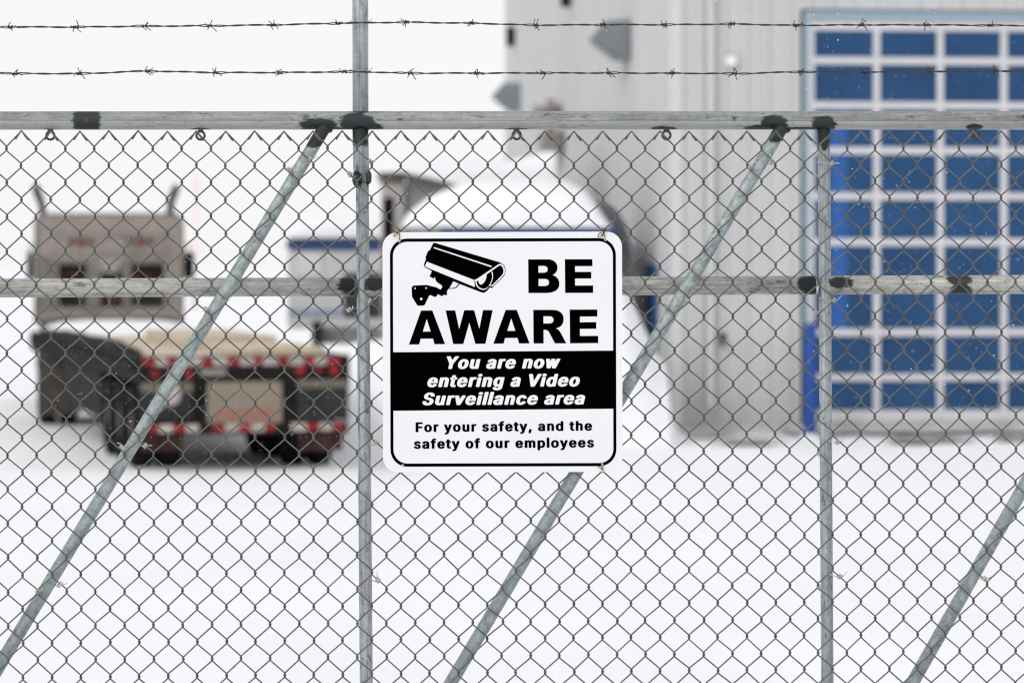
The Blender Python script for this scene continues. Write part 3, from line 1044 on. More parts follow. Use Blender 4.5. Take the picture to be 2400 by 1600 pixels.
# vehicle with a blue rim under a dome of snow
YC = 45.0
tc_ = thing('pickup_camper', 'snow domed camper van with blue roof edge directly behind the top of the sign', 'van', (X(1200, YC), YC, 0))
VO = tc_.location
VBODY = mat('van_body', (0.52, 0.52, 0.54), 0.5, var=0.06, vscale=1)
MB().rbox(X(1040, YC), X(1432, YC), YC, YC + 3.0, 0.75, Z(548, YC), 0.08).build('body', VBODY, tc_, VO)
MB().rbox(X(1030, YC), X(1444, YC), YC - 0.05, YC + 3.05, Z(549, YC), Z(531, YC), 0.03).build('roof_edge', mat('van_blue', (0.026, 0.088, 0.29), 0.4), tc_, VO)
b = MB()
prof = []
for k in range(13):
    a = math.pi / 2 * k / 12
    prof.append((X(1385, YC) + (X(1484, YC) - X(1385, YC)) * math.sin(a) ** 0.75, Z(640, YC) + (Z(470, YC) - Z(640, YC)) * math.cos(a) ** 0.8))
prof += [(X(1484, YC), 1.6), (X(1385, YC), 1.6)]
VD = mat('van_tarp', (0.10, 0.105, 0.118), 0.7, var=0.25, vscale=1.6)
b.prism(prof, YC + 0.35, YC + 2.9)
b.build('cab', VD, tc_, VO)
for p in (1100, 1380):
    MB().lathe([(0.2, -0.12), (0.40, -0.12), (0.42, 0.12), (0.2, 0.12)], (X(p, YC), YC + 0.5, 0.42), 'X', 24).build('wheel', TYRE, tc_, VO)
MB().box(X(1050, YC), X(1460, YC), YC + .2, YC + 2.8, 0.5, 0.74).build('chassis', BLACK2, tc_, VO)
snow_cap('snow_cap', tc_, YC - 0.1, [(942, 528), (948, 505), (968, 482), (1000, 458), (1050, 436), (1120, 421), (1200, 413), (1280, 412), (1330, 419), (1372, 437), (1398, 465), (1418, 505), (1433, 532)], [(942, 532), (1433, 533)], 3.0, 0.55, 4.0)

# mast far behind the yard, its fading in haze put into the pale colour
o = thing('radio_mast', 'faint pink and white mast standing far off in the snowfall', 'mast', (X(455, 170), 170, 0))
MB().tube([(0, 0, -0.5), (0, 0, Z(415, 170))], 0.17, 10).build('pole', mat('mast_hazed_pink', (0.86, 0.76, 0.74), 0.6), o)

# ------------------------------------------------------------------ the gate
GYD = 8.03
gate = thing('sliding_gate', 'galvanised steel chain link gate with round pipe braces and dark weld patches', 'gate', (0, GYD, 0.85))
GO = gate.location


def gp(px, py, y=GYD):
    p = PT(px, py, y)
    return p.x - GO.x, p.z - GO.z


PXM = GYD / F


def patch(px, py, rx, ry):
    a, b_ = gp(px, py)
    return (a, b_, rx * PXM, ry * PXM)


top_pat = [patch(205, 282, 33, 60), patch(748, 295, 46, 17), patch(790, 304, 60, 5), patch(838, 290, 44, 25), patch(866, 299, 34, 12), patch(1812, 292, 34, 23), patch(1790, 301, 48, 8), patch(1870, 304, 70, 6), patch(1929, 293, 30, 22),
           patch(2282, 299, 20, 8), patch(470, 305, 26, 5), patch(1211, 305, 30, 5), patch(1556, 304, 32, 7), patch(118, 306, 22, 4)]
SEAM1 = gp(0, 284)[1]
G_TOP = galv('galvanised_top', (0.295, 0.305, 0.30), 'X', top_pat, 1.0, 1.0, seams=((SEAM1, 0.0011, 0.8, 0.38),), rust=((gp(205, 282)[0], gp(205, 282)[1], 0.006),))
mid_pat = [patch(828, 668, 36, 26), patch(880, 662, 26, 20), patch(1900, 666, 34, 26), patch(1968, 662, 30, 14), patch(2246, 654, 30, 17), patch(2250, 684, 28, 17), patch(2248, 668, 18, 14)]
G_MID = galv('galvanised_middle', (0.43, 0.43, 0.40), 'X', mid_pat, 1.35, 1.0)
up_pat = [patch(848, 316, 34, 30), patch(835, 420, 17, 20), patch(865, 418, 7, 20), patch(1931, 312, 32, 32), patch(1931, 330, 10, 26)]
G_UP = galv('galvanised_upright', (0.35, 0.378, 0.395), 'Z', up_pat, 1.25, 1.0, seams=((gp(843, 500)[0], 0.0008, 0.6, 0),))
dia_pat = [patch(748, 316, 34, 28), patch(736, 336, 20, 12), patch(1822, 312, 34, 22), patch(1814, 322, 22, 14)]
G_DIA = galv('galvanised_brace', (0.34, 0.395, 0.388), 'D', dia_pat, 0.9, 0.8)

UP = [-1320, -240, 838, 1921, 3000]                  # uprights by their pixel at the top rail
lean = lambda k, py: (py - 300) * 0.0145 if k < 3 else (py - 300) * 0.0062
RT = 21.6 * PXM
# top rail: a round pipe, the lighter face below its seam painted on
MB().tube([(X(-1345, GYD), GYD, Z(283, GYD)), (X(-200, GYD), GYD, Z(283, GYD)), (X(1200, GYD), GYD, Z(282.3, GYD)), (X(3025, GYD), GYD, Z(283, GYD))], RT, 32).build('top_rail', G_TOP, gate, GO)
BOT = 1935
MB().tube([(X(-1345, GYD), GYD, Z(BOT, GYD)), (X(3040, GYD), GYD, Z(BOT, GYD))], RT, 24).build('bottom_rail', G_MID, gate, GO)
midy = lambda p: 675 - (p + 0) * 0.0036
for a, c in zip(UP, UP[1:]):
    pa, pb = a + lean(UP.index(a), 670) + 12, c + lean(UP.index(c), 670) - 12
    MB().tube([(X(pa, GYD), GYD, Z(midy(pa), GYD)), (X(pb, GYD), GYD, Z(midy(pb), GYD))], 22 * PXM, 28).build('middle_rail', G_MID, gate, GO)
for k, p in enumerate(UP):
    if k == 2:
        # wide sleeve under the rail, then the narrower pipe
        b = MB().tube([(X(844.5, GYD), GYD, Z(303, GYD)), (X(847, GYD), GYD, Z(426, GYD))], 18.6 * PXM, 28)
        b.build('upright', G_UP, gate, GO)['label'] = 'short wide sleeve of the upright below the top rail'
        MB().tube([(X(849, GYD), GYD, Z(420, GYD)), (X(858.5, GYD), GYD, Z(1600, GYD)), (X(861, GYD), GYD, Z(BOT - 15, GYD))], 15.2 * PXM, 28).build('upright', G_UP, gate, GO)
    else:
        MB().tube([(X(p + 10, GYD), GYD, Z(303, GYD)), (X(p + 10 + lean(k, BOT), GYD), GYD, Z(BOT - 15, GYD))], 14.6 * PXM, 28).build('upright', G_UP, gate, GO)
    if k in (0, 2, 4):
        MB().tube([(X(p + 6, GYD), GYD, Z(-170, GYD)), (X(p + 7, GYD), GYD, Z(262, GYD))], 18.6 * PXM, 28).build('extension_post', G_UP, gate, GO)
DY = 7.998
for k, (pt, pb) in enumerate(((-318, -1285), (757, -204), (1829, 870), (2893, 1948))):
    sl = {1: -0.605, 2: -0.597, 3: -0.568}.get(k, -0.6)
    top_y = 326
    ref = {1: (733.5, 344), 2: (1805.7, 344), 3: (2138, 1600)}.get(k, (-343, 344))
    px_at = lambda py: ref[0] + sl * (py - ref[1])
    MB().tube([(X(px_at(286), GYD + .004), GYD + .004, Z(286, GYD + .004)), (X(px_at(302), GYD - .004), GYD - .004, Z(302, GYD - .004)), (X(px_at(314), DY + .010), DY + .010, Z(314, DY + .010)), (X(px_at(top_y), DY), DY, Z(top_y, DY)), (X(px_at(BOT - 14), DY), DY, Z(BOT - 14, DY))], 15.4 * PXM, 28).build('brace', G_DIA, gate, GO)
# weld fillets, painted
WPAINT = mat('zinc_paint', PAINT, 0.55, var=0.25, vscale=30, bump=0.5, bscale=90)
for (px, py, rx, rz, y) in ((764, 306, 26, 13, GYD - 0.006), (849, 304, 28, 8, GYD - 0.004), (1838, 306, 26, 13, GYD - 0.006), (1932, 304, 24, 8, GYD - 0.004)):
    MB().blob((X(px, y), y + 0.006, Z(py, y)), rx * PXM * 0.6, 0.015, rz * PXM * 0.55, 16, jit=0.05).build('weld_fillet', WPAINT, gate, GO)
for (px, py) in ((833, 420), (864, 416)):
    MB().blob((X(px, 8.02), 8.02, Z(py, 8.02)), 7.5 * PXM, 0.010, 16 * PXM, 14, jit=0.06).build('weld_lump', WPAINT, gate, GO)
# eyelets under the top rail
for (px, py) in ((-230, 317), (118, 318), (470, 318), (1211, 317), (1562, 317), (1905, 317), (2286, 316), (2640, 317)):
    if px in (1905,):
        continue
    c = PT(px, py, 8.0)
    b = MB()
    if px == 2286:
        b.tube([c + Vector((-.006, 0, .016)), c + Vector((-.004, 0, -.004)), c + Vector((.008, 0, -.010)), c + Vector((.012, .002, -.004)), c + Vector((.010, .004, .006))], [0.008, 0.008, 0.006, 0.005, 0.004], 8)
    else:
        b.tube([c + Vector((math.cos(a) * 0.0104, 0, math.sin(a) * 0.0104)) for a in [2 * math.pi * i / 20 for i in range(20)]], 0.0031, 8, closed=True)
        b.blob((c.x, 8.004, c.z + 0.0125), 0.008, 0.008, 0.004, 10, jit=0.08)
    b.build('eyelet', WPAINT, gate, GO)

# chain link mesh: every wire a flattened spiral hooked into its neighbours
WIRE = mat('mesh_wire', (0.10, 0.105, 0.103), 0.5, metal=0.3, var=0.3, vscale=25)
MY = 7.972
even = [15.5, 84.4, 152.9, 221, 289.3, 358.1, 426.3, 494.5, 563, 631.5, 699.8, 768.2, 836.6, 905, 972.9, 1040.7, 1108.5, 1176.4, 1243.7, 1311.4, 1378.9, 1446, 1512.8, 1580.6, 1649.2, 1717, 1784.6, 1851.4, 1918, 1985, 2051, 2117.5, 2182.6, 2248.4, 2313.5, 2380]
while even[0] > -1300:
    even.insert(0, even[0] - 68.4)
    
base_i = even.index(15.5)
while even[-1] < 2990:
    even.append(even[-1] + 66.2)
ncol = 2 * len(even) - 1
colx = [even[c // 2] if c % 2 == 0 else (even[c // 2] + even[c // 2 + 1]) / 2 for c in range(ncol)]
jit = {}


def knot(c, r):
    p = colx[c]
    dy = 39.93 - 0.00030 * max(0, p - 50)
    drift = 4.0 * (1 - min(1, max(0, p) / 1100)) * r / 30
    if (c, r) not in jit:
        jit[(c, r)] = (random.gauss(0, 0.55), random.gauss(0, 0.55))
    j = jit[(c, r)]
    return p + drift + j[0], 348 + dy * r + j[1] - 1.5 * max(0, min(1, (p - 900) / 1500)) * (1 if r > 0 else 0)


b = MB()
U = MY / F
for wi in range(ncol - 1):
    path = []

    def ap(px, py, d):
        path.append((X(px, MY), MY + d * U, Z(py, MY)))
    rows_ = list(range(-1, 40))
    for r in rows_:
        right = (wi + r) % 2 != 0
        c = wi + 1 if right else wi
        kx_, ky_ = knot(c, r)
        s = 1 if right else -1
        din, dout = (-1.9, 1.9) if right else (1.9, -1.9)
        if r == -1:
            # cut end folded down over the neighbour's shoulder
            ap(kx_ + s * (17 if s > 0 else 14), ky_ + (22 if s > 0 else 20), din - 2.0)
            ap(kx_ + s * 8, ky_ + 11, din - 1.4)
            ap(kx_ + s * 2.6, ky_ + 1.5, din)
            ap(kx_ + s * 0.5, ky_ - 0.8, 0)
            ap(kx_ - s * 2.8, ky_ + 2.6, dout)
        elif r == rows_[-1]:
            ap(kx_ - s * 2.5, ky_ - 6, din)
            ap(kx_ + s * 2, ky_, 0)
            ap(kx_ + s * 8, ky_ - 6, dout)
        else:
            ap(kx_ - s * 3.6, ky_ - 8.2, din)
            ap(kx_ - s * 0.5, ky_ - 5.2, din * 0.95)
            ap(kx_ + s * 1.3, ky_ - 2.6, din * 0.65)
            ap(kx_ + s * 1.75, ky_, 0)
            ap(kx_ + s * 1.3, ky_ + 2.6, dout * 0.65)
            ap(kx_ - s * 0.5, ky_ + 5.2, dout * 0.95)
            ap(kx_ - s * 3.6, ky_ + 8.2, dout)
    b.tube(path, 1.78 * U, 6)
b.build('chain_link_mesh', WIRE, gate, GO)

# tie wires that hold the mesh to the pipes
TIEW = mat('tie_wire', (0.50, 0.48, 0.45), 0.4, metal=0.5, var=0.3, vscale=60)
ties = [(676, 398, 1), (727, 372, -1), (481, 724, 1), (527, 706, -1), (285, 1047, 1), (340, 1044, -1), (141, 1369, -1), (90, 1385, 1),
        (820, 408, 1), (866, 378, -1), (818, 726, 1), (867, 704, -1), (880, 1037, -1), (842, 1068, 1), (886, 1358, -1), (843, 1382, 1),
        (1757, 392, 1), (1808, 378, -1), (1561, 719, 1), (1611, 703, -1), (1908, 411, 1), (1950, 383, -1), (1911, 731, 1), (1955, 704, -1),
        (1963, 1036, -1), (1920, 1062, 1), (1968, 1350, -1), (1920, 1376, 1), (2307, 1355, -1), (2252, 1366, 1)]
for (px, py, sgn) in ties:
    b = MB()
    c = PT(px, py, MY)
    d = Vector((0.75 * sgn if random.random() < .8 else -.75 * sgn, 0, -0.66)).normalized()
    nrm = Vector((0.66, 0, 0.75 * (1 if d.x > 0 else -1)))
    nrm = (nrm - d * nrm.dot(d)).normalized()
    path = []
    turns = random.choice((2.5, 3, 3.5))
    L_ = 0.0125
    for i in range(int(turns * 8) + 1):
        a = i / 8 * 2 * math.pi
        path.append(c + d * (L_ * (i / (turns * 8) - 0.5)) + nrm * math.cos(a) * 0.0052 + Vector((0, 1, 0)) * math.sin(a) * 0.0048)
    tail = path[0] - d * 0.008 + Vector((-sgn * 0.004, -0.003, random.uniform(-.006, .008)))
    path.insert(0, tail)
    e = path[-1]
    path += [e + Vector((sgn * 0.006, 0.012, 0.001)), e + Vector((sgn * 0.015, 0.03, 0.003)), e + Vector((sgn * 0.025, 0.05, 0.004))]
    b.tube(path, 0.00135, 6)
    b.build('tie_wire', TIEW, gate, GO)

# ------------------------------------------------------------------ barbed wire
BWIRE = mat('barbed_wire_steel', (0.045, 0.043, 0.042), 0.55, metal=0.3, var=0.3, vscale=30)
BY = 8.0
s1 = [(-1314, 62), (-400, 66), (0, 63.7), (179, 64), (339, 62), (492, 61), (640, 59), (792, 55.2), (848, 54), (953, 52.7), (1105, 55), (1256, 59.6), (1413, 58.5), (1558, 58.5), (1715, 57), (1865, 60), (2020, 59), (2170, 59), (2321, 60), (2400, 61), (3006, 60)]
b1 = [24, 179, 339, 492, 640, 792, 953, 1105, 1256, 1413, 1558, 1715, 1865, 2020, 2170, 2321]
s2 = [(-1314, 170), (-400, 172), (0, 171), (35, 173), (186, 173), (346, 167), (505, 170.5), (656, 170.5), (807, 168.7), (848, 168.7), (961, 172), (1117, 172), (1272, 171.5), (1427, 171.5), (1576, 172), (1722, 173), (1878, 168.7), (2029, 169.8), (2180, 168.7), (2332, 167), (2400, 168), (3006, 170)]
b2 = [35, 186, 346, 505, 656, 807, 961, 1117, 1272, 1427, 1576, 1722, 1878, 2029, 2180, 2332]


def catmull(tab, x):
    for i in range(len(tab) - 1):
        if tab[i][0] <= x <= tab[i + 1][0]:
            k = (x - tab[i][0]) / (tab[i + 1][0] - tab[i][0])
            k = k * k * (3 - 2 * k) * 0.5 + k * 0.5
            return tab[i][1] + (tab[i + 1][1] - tab[i][1]) * k
    return tab[-1][1]


def barbed(tab, barbs, label, s):
    root = thing('barbed_wire', label, 'barbed wire', (X(848, BY), BY, Z(catmull(tab, 848), BY)), 0, 'barbed wire strands above the gate')
    off = root.location
    for ph in (0, math.pi):
        path = []
        p = -1314
        while p <= 3006:
            ang = 2 * math.pi * p / 84 + ph + 0.7 * math.sin(p * 0.013 + s)
            near = min(abs(p - q) for q in barbs)
            rr = 1.15 + (1.0 * math.exp(-((near - 14) / 12) ** 2))
            y_ = catmull(tab, p) + 0.5 * math.sin(p * 0.05 + s)
            path.append((X(p, BY), BY + rr * math.cos(ang) * U, Z(y_ + rr * math.sin(ang), BY)))
            p += 6
        MB().tube(path, 1.25 * U, 6).build('strand', BWIRE, root, off)
    allb = [q for q in barbs] + [barbs[0] - 152 * k for k in (1, 2)] + [barbs[-1] + 152 * k for k in (1, 2)]
    for q in allb:
        y_ = catmull(tab, q)
        c = PT(q, y_, BY)
        b = MB()
        for h in (0, 1):
            path = []
            a0 = random.uniform(0, 6.28)
            n = 14
            sh = (h - 0.5) * 7 * U
            for i in range(n + 1):
                a = a0 + i / n * 2 * math.pi * 1.6
                path.append(c + Vector((sh + (i / n - 0.5) * 5 * U, math.cos(a) * 3.4 * U, math.sin(a) * 3.4 * U)))
            up = 1 if random.random() < .6 else -1
            for end, sg in ((0, 1), (1, -1)):
                ang = random.uniform(R(25), R(85))
                dr = Vector((random.choice((-1, 1)) * math.cos(ang), random.uniform(-.5, .5), up * sg * math.sin(ang))).normalized()
                ln = random.uniform(9, 15) * U
                if end == 0:
                    path.insert(0, path[0] + dr * ln)
                else:
                    path.append(path[-1] + dr * ln)
            b.tube(path, 1.05 * U, 6)
        b.build('barb', BWIRE, root, off)
    # wire bound round the gate post
    path = []
    for i in range(25):
        a = math.pi * (0.95 + 1.1 * i / 24)
        path.append((X(846, GYD) + 21 * U * math.cos(a), GYD + 22 * U * math.sin(a), Z(catmull(tab, 846) - 1 + 2.5 * math.sin(i * .9), GYD)))
    b = MB().tube(path, 1.0 * U, 6)
    for e, sg in ((0, -1), (-1, 1)):
        p0 = Vector(path[e])
        b.tube([p0, p0 + Vector((sg * 3 * U, -4 * U, 6 * U)), p0 + Vector((sg * 6 * U, -2 * U, (10 if sg > 0 else -5) * U))], 1.0 * U, 6)
    b.build('post_tie', TIEW, root, off)
    return root


barbed(s1, b1, 'upper strand of dark barbed wire stretched across the gate post', 0.3)
barbed(s2, b2, 'lower strand of dark barbed wire strung between the upper strand and the top rail', 1.7)

# ------------------------------------------------------------------ the sign
SY = 7.950
SCX, SCY = 1177.8, 824.5
sign = thing('warning_sign', 'square white sign reading BE AWARE with a camera picture wired to the mesh', 'sign', (X(SCX, SY), SY, Z(SCY, SY)))
sign.rotation_euler = (0, R(-0.16), 0)
M1 = SY / F


def sp(px, py):
    return ((px - SCX) * M1, (SCY - py) * M1)


def rounded(x0, y0, x1, y1, r, n=10):
    pts = []
    for cx, cy, a0 in ((x1 - r, y0 + r, -90), (x1 - r, y1 - r, 0), (x0 + r, y1 - r, 90), (x0 + r, y0 + r, 180)):
        for k in range(n + 1):
            a = R(a0 + 90 * k / n)
            pts.append((cx + r * math.cos(a), cy + r * math.sin(a)))
    return pts


def plate(pts, y, mi=0, b=None, thick=0.00025):
    b = b or MB()
    q = [sp(*p) for p in pts]
    area = sum(q[i][0] * q[(i + 1) % len(q)][1] - q[(i + 1) % len(q)][0] * q[i][1] for i in range(len(q)))
    if area < 0:
        q = q[::-1]
    b.prism(q, y, y + thick, mi)
    return b


def sign_white():
    m = bpy.data.materials.new('sign_white')
    m.use_nodes = True
    t = m.node_tree
    L = t.links.new
    b = t.nodes['Principled BSDF']
    b.inputs['Roughness'].default_value = 0.35
    b.inputs['Specular IOR Level'].default_value = 0.25
    tc = t.nodes.new('ShaderNodeTexCoord')
    n = t.nodes.new('ShaderNodeTexNoise')
    n.inputs['Scale'].default_value = 60
    n.inputs['Detail'].default_value = 5
    L(tc.outputs['Object'], n.inputs['Vector'])
    n2 = t.nodes.new('ShaderNodeTexNoise')
    n2.inputs['Scale'].default_value = 5
    L(tc.outputs['Object'], n2.inputs['Vector'])
    r0 = t.nodes.new('ShaderNodeValToRGB')
    r0.color_ramp.elements[0].color = (0.755, 0.765, 0.79, 1)
    r0.color_ramp.elements[1].color = (0.80, 0.805, 0.825, 1)
    L(n2.outputs['Fac'], r0.inputs[0])
    cur = r0.outputs[0]
    # rust bleeding from the wire holes
    for (px, py, rx, rz, col) in ((932, 552, 7, 13, (0.62, 0.50, 0.33)), (930, 556, 16, 20, (0.78, 0.74, 0.64)), (1416, 556, 12, 16, (0.78, 0.74, 0.66)), (1411, 1100, 5, 14, (0.36, 0.22, 0.13)), (1411, 1098, 11, 16, (0.70, 0.64, 0.56))):
        x, z = sp(px, py)
        vs = t.nodes.new('ShaderNodeVectorMath'); vs.operation = 'SUBTRACT'
        L(tc.outputs['Object'], vs.inputs[0]); vs.inputs[1].default_value = (x, 0, z)
        vm = t.nodes.new('ShaderNodeVectorMath'); vm.operation = 'MULTIPLY'
        L(vs.outputs[0], vm.inputs[0]); vm.inputs[1].default_value = (1 / (rx * M1), 0, 1 / (rz * M1))
        ln = t.nodes.new('ShaderNodeVectorMath'); ln.operation = 'LENGTH'
        L(vm.outputs[0], ln.inputs[0])
        ma = t.nodes.new('ShaderNodeMath'); ma.operation = 'MULTIPLY_ADD'
        L(n.outputs['Fac'], ma.inputs[0]); ma.inputs[1].default_value = 0.9; L(ln.outputs['Value'], ma.inputs[2])
        mr = t.nodes.new('ShaderNodeMapRange')
        mr.inputs[1].default_value = 0.7; mr.inputs[2].default_value = 1.5
        mr.inputs[3].default_value = 1; mr.inputs[4].default_value = 0
        L(ma.outputs[0], mr.inputs[0])
        x_ = t.nodes.new('ShaderNodeMix'); x_.data_type = 'RGBA'
        L(mr.outputs[0], x_.inputs[0]); L(cur, x_.inputs[6]); x_.inputs[7].default_value = (*col, 1)
        cur = x_.outputs[2]
    L(cur, b.inputs['Base Color'])
    return m


SWHITE = sign_white()
SBLACK = mat('sign_black', (0.0006, 0.0006, 0.0006), 0.6, spec=0.0)
panel_pts = rounded(897, 543.5, 1458.6, 1106, 36)
plate(panel_pts, 0.0, thick=0.0018).build('panel', SWHITE, sign)
# black border ring
b = MB()
o_ = rounded(914.5, 558.5, 1444, 1092.5, 40, 12)
i_ = rounded(921.5, 566, 1437, 1085, 33, 12)
n = len(o_)
qo, qi = [sp(*p) for p in o_], [sp(*p) for p in i_]
vs = [(x, -0.0003, z) for x, z in qo] + [(x, -0.0003, z) for x, z in qi]
b.add(vs, [(k, (k + 1) % n, (k + 1) % n + n, k + n) for k in range(n)])
b.build('border', SBLACK, sign)
plate([(915, 824.5), (1444, 822), (1444, 958), (915, 961.5)], -0.00035).build('black_band', SBLACK, sign)


def bez(p0, p1, p2, p3, n=10):
    out = []
    for k in range(1, n + 1):
        t = k / n
        out.append(tuple((1 - t) ** 3 * a + 3 * (1 - t) ** 2 * t * b_ + 3 * (1 - t) * t * t * c + t ** 3 * d for a, b_, c, d in zip(p0, p1, p2, p3)))
    return out


# BE
cB = lambda pts: [(1220 + x / 11.76, 590 + y / 11.76) for x, y in pts]
cA = lambda pts: [(950 + x / 5.004, 715 + y / 5.004) for x, y in pts]
letters = MB()
B_ = [(218, 212), (760, 212)] + bez((760, 212), (930, 212), (1025, 320), (1025, 440)) + bez((1025, 440), (1025, 540), (960, 615), (885, 645)) + bez((885, 645), (1010, 680), (1075, 775), (1075, 885)) + bez((1075, 885), (1075, 1040), (950, 1138), (700, 1138)) + [(222, 1138)]
plate(cB(B_), -0.0003, 0, letters)
plate(cB([(500, 395), (640, 395)] + bez((640, 395), (715, 395), (752, 430), (752, 487)) + bez((752, 487), (752, 550), (710, 578), (620, 578)) + [(500, 578)]), -0.0006, 1, letters)
plate(cB([(503, 752), (665, 752)] + bez((665, 752), (750, 752), (790, 790), (790, 850)) + bez((790, 850), (790, 915), (740, 945), (650, 945)) + [(503, 945)]), -0.0006, 1, letters)
plate(cB([(1228, 212), (1988, 212), (1988, 402), (1508, 402), (1508, 560), (1955, 560), (1955, 742), (1508, 742), (1508, 935), (2006, 935), (2006, 1138), (1234, 1138)]), -0.0003, 0, letters)
letters.build('lettering', [SBLACK, SWHITE], sign)
letters = MB()
plate(cA([(42, 458), (186, 60), (318, 60), (466, 454), (342, 455), (325, 389), (180, 390), (163, 457)]), -0.0003, 0, letters)
plate(cA([(252, 160), (297, 306), (207, 307)]), -0.0006, 1, letters)
plate(cA([(474, 60), (586, 60), (632, 278), (692, 58), (808, 58), (869, 276), (912, 57), (1026, 57), (940, 451), (822, 452), (751, 205), (680, 453), (562, 454)]), -0.0003, 0, letters)
plate(cA([(1032, 451), (1178, 56), (1308, 56), (1458, 448), (1334, 449), (1316, 384), (1170, 385), (1153, 450)]), -0.0003, 0, letters)
plate(cA([(1243, 157), (1290, 300), (1197, 301)]), -0.0006, 1, letters)
R_ = [(1502, 56), (1720, 56)] + bez((1720, 56), (1815, 56), (1857, 100), (1857, 165)) + bez((1857, 165), (1857, 225), (1825, 262), (1765, 273)) + bez((1765, 273), (1800, 285), (1815, 310), (1835, 348)) + [(1888, 449), (1754, 449), (1690, 325)] + bez((1690, 325), (1675, 297), (1655, 289), (1622, 289)) + [(1622, 449), (1504, 449)]
plate(cA(R_), -0.0003, 0, letters)
plate(cA([(1621, 132), (1690, 132)] + bez((1690, 132), (1722, 132), (1738, 148), (1738, 173)) + bez((1738, 173), (1738, 200), (1722, 215), (1685, 215)) + [(1621, 215)]), -0.0006, 1, letters)
plate(cA([(1929, 54), (2253, 54), (2253, 135), (2048, 136), (2048, 203), (2240, 201), (2240, 279), (2048, 280), (2048, 363), (2262, 362), (2262, 447), (1932, 449)]), -0.0003, 0, letters)
letters.build('lettering', [SBLACK, SWHITE], sign)

# camera pictogram
cC = lambda pts: [(950 + x / 9.408, 560 + y / 9.408) for x, y in pts]
pic = MB()
plate(cC([(620, 90), (655, 80)] + [(2080, 512)] + bez((2080, 512), (2170, 545), (2212, 610), (2214, 690)) + bez((2214, 690), (2214, 760), (2195, 800), (2160, 840)) + [(1920, 1075), (1905, 1080), (1860, 1068)] + bez((1860, 1068), (1830, 1130), (1810, 1140), (1750, 1180)) + [(1715, 1185), (1670, 1172), (1205, 990), (1170, 975), (1060, 930), (590, 700)] + [(470, 640)] + bez((470, 640), (430, 610), (420, 590), (411, 562)) + [(462, 435), (448, 400), (510, 255), (545, 248)]), -0.0003, 0, pic)
# bracket below
plate(cC([(580, 690), (1065, 925), (975, 1080), (950, 1105), (915, 1165), (930, 1198), (905, 1242), (852, 1222), (822, 1260), (708, 1210), (708, 1252), (650, 1275), (578, 1238)] + bez((578, 1238), (545, 1230), (525, 1240), (520, 1260), 5) + [(435, 1440), (415, 1460), (285, 1468), (262, 1450), (150, 1270), (142, 1060), (185, 1020), (465, 1008), (680, 1058), (775, 1110)] + bez((775, 1110), (800, 1100), (815, 1060), (820, 1040), 5) + [(805, 1020), (700, 945)] + bez((700, 945), (665, 905), (662, 870), (657, 828), 6) + [(630, 872), (538, 820), (583, 718)]), -0.00032, 0, pic)
# cable
cab_ = bez((1195, 985), (1150, 1080), (1120, 1105), (945, 1092), 12)
cab2 = bez((1168, 985), (1130, 1065), (1100, 1080), (965, 1078), 12)
plate(cC([(1205, 990)] + cab_ + list(reversed(cab2)) + [(1178, 980)]), -0.00033, 0, pic)
W2 = -0.0007
plate(cC([(640, 175), (1920, 597), (1885, 618), (630, 200)]), W2, 1, pic)
plate(cC([(485, 498), (1510, 898), (1525, 930), (1537, 1058)] + [(500, 632)] + bez((500, 632), (470, 615), (455, 600), (441, 578), 5)), W2, 1, pic)
# front hood rim in white, then its dark mouth
plate(cC([(1515, 898)] + bez((1515, 898), (1560, 895), (1580, 880), (1610, 860), 5) + [(2060, 558)] + bez((2060, 558), (2140, 525), (2195, 600), (2200, 690)) + bez((2200, 690), (2200, 760), (2190, 785), (2150, 825)) + [(1945, 1030)] + bez((1945, 1030), (1915, 1050), (1880, 1040), (1850, 1028), 5) + bez((1850, 1028), (1810, 1110), (1760, 1120), (1715, 1120), 6) + bez((1715, 1120), (1620, 1110), (1545, 1040), (1548, 930), 8)), W2, 1, pic)
W3 = -0.0010
plate(cC([(1575, 935), (2070, 590)] + bez((2070, 590), (2130, 560), (2165, 640), (2168, 700)) + bez((2168, 700), (2165, 750), (2155, 775), (2140, 790)) + [(1930, 1005)] + bez((1930, 1005), (1905, 1025), (1885, 1015), (1868, 1005), 5) + bez((1868, 1005), (1800, 1095), (1760, 1098), (1715, 1096), 6) + bez((1715, 1096), (1620, 1080), (1575, 1010), (1575, 935), 8)), W3, 0, pic)
W4 = -0.0013
plate(cC([(1612, 905), (1795, 772)] + bez((1795, 772), (1805, 880), (1740, 985), (1675, 1005)) + bez((1675, 1005), (1635, 1000), (1620, 960), (1612, 905), 6)), W4, 1, pic)
plate(cC([(1900, 725), (1922, 715)] + bez((1922, 715), (1960, 830), (1930, 930), (1868, 1015)) + [(1840, 1030)] + bez((1845, 1025), (1920, 920), (1940, 820), (1900, 725))), W4, 1, pic)
for (x, y, r_) in ((217, 1083, 17), (462, 1076, 17), (354, 1315, 27)):
    plate(cC([(x + r_ * math.cos(2 * math.pi * k / 16), y + r_ * math.sin(2 * math.pi * k / 16)) for k in range(16)]), W2, 1, pic)
pic.build('camera_pictogram', [SBLACK, SWHITE], sign)

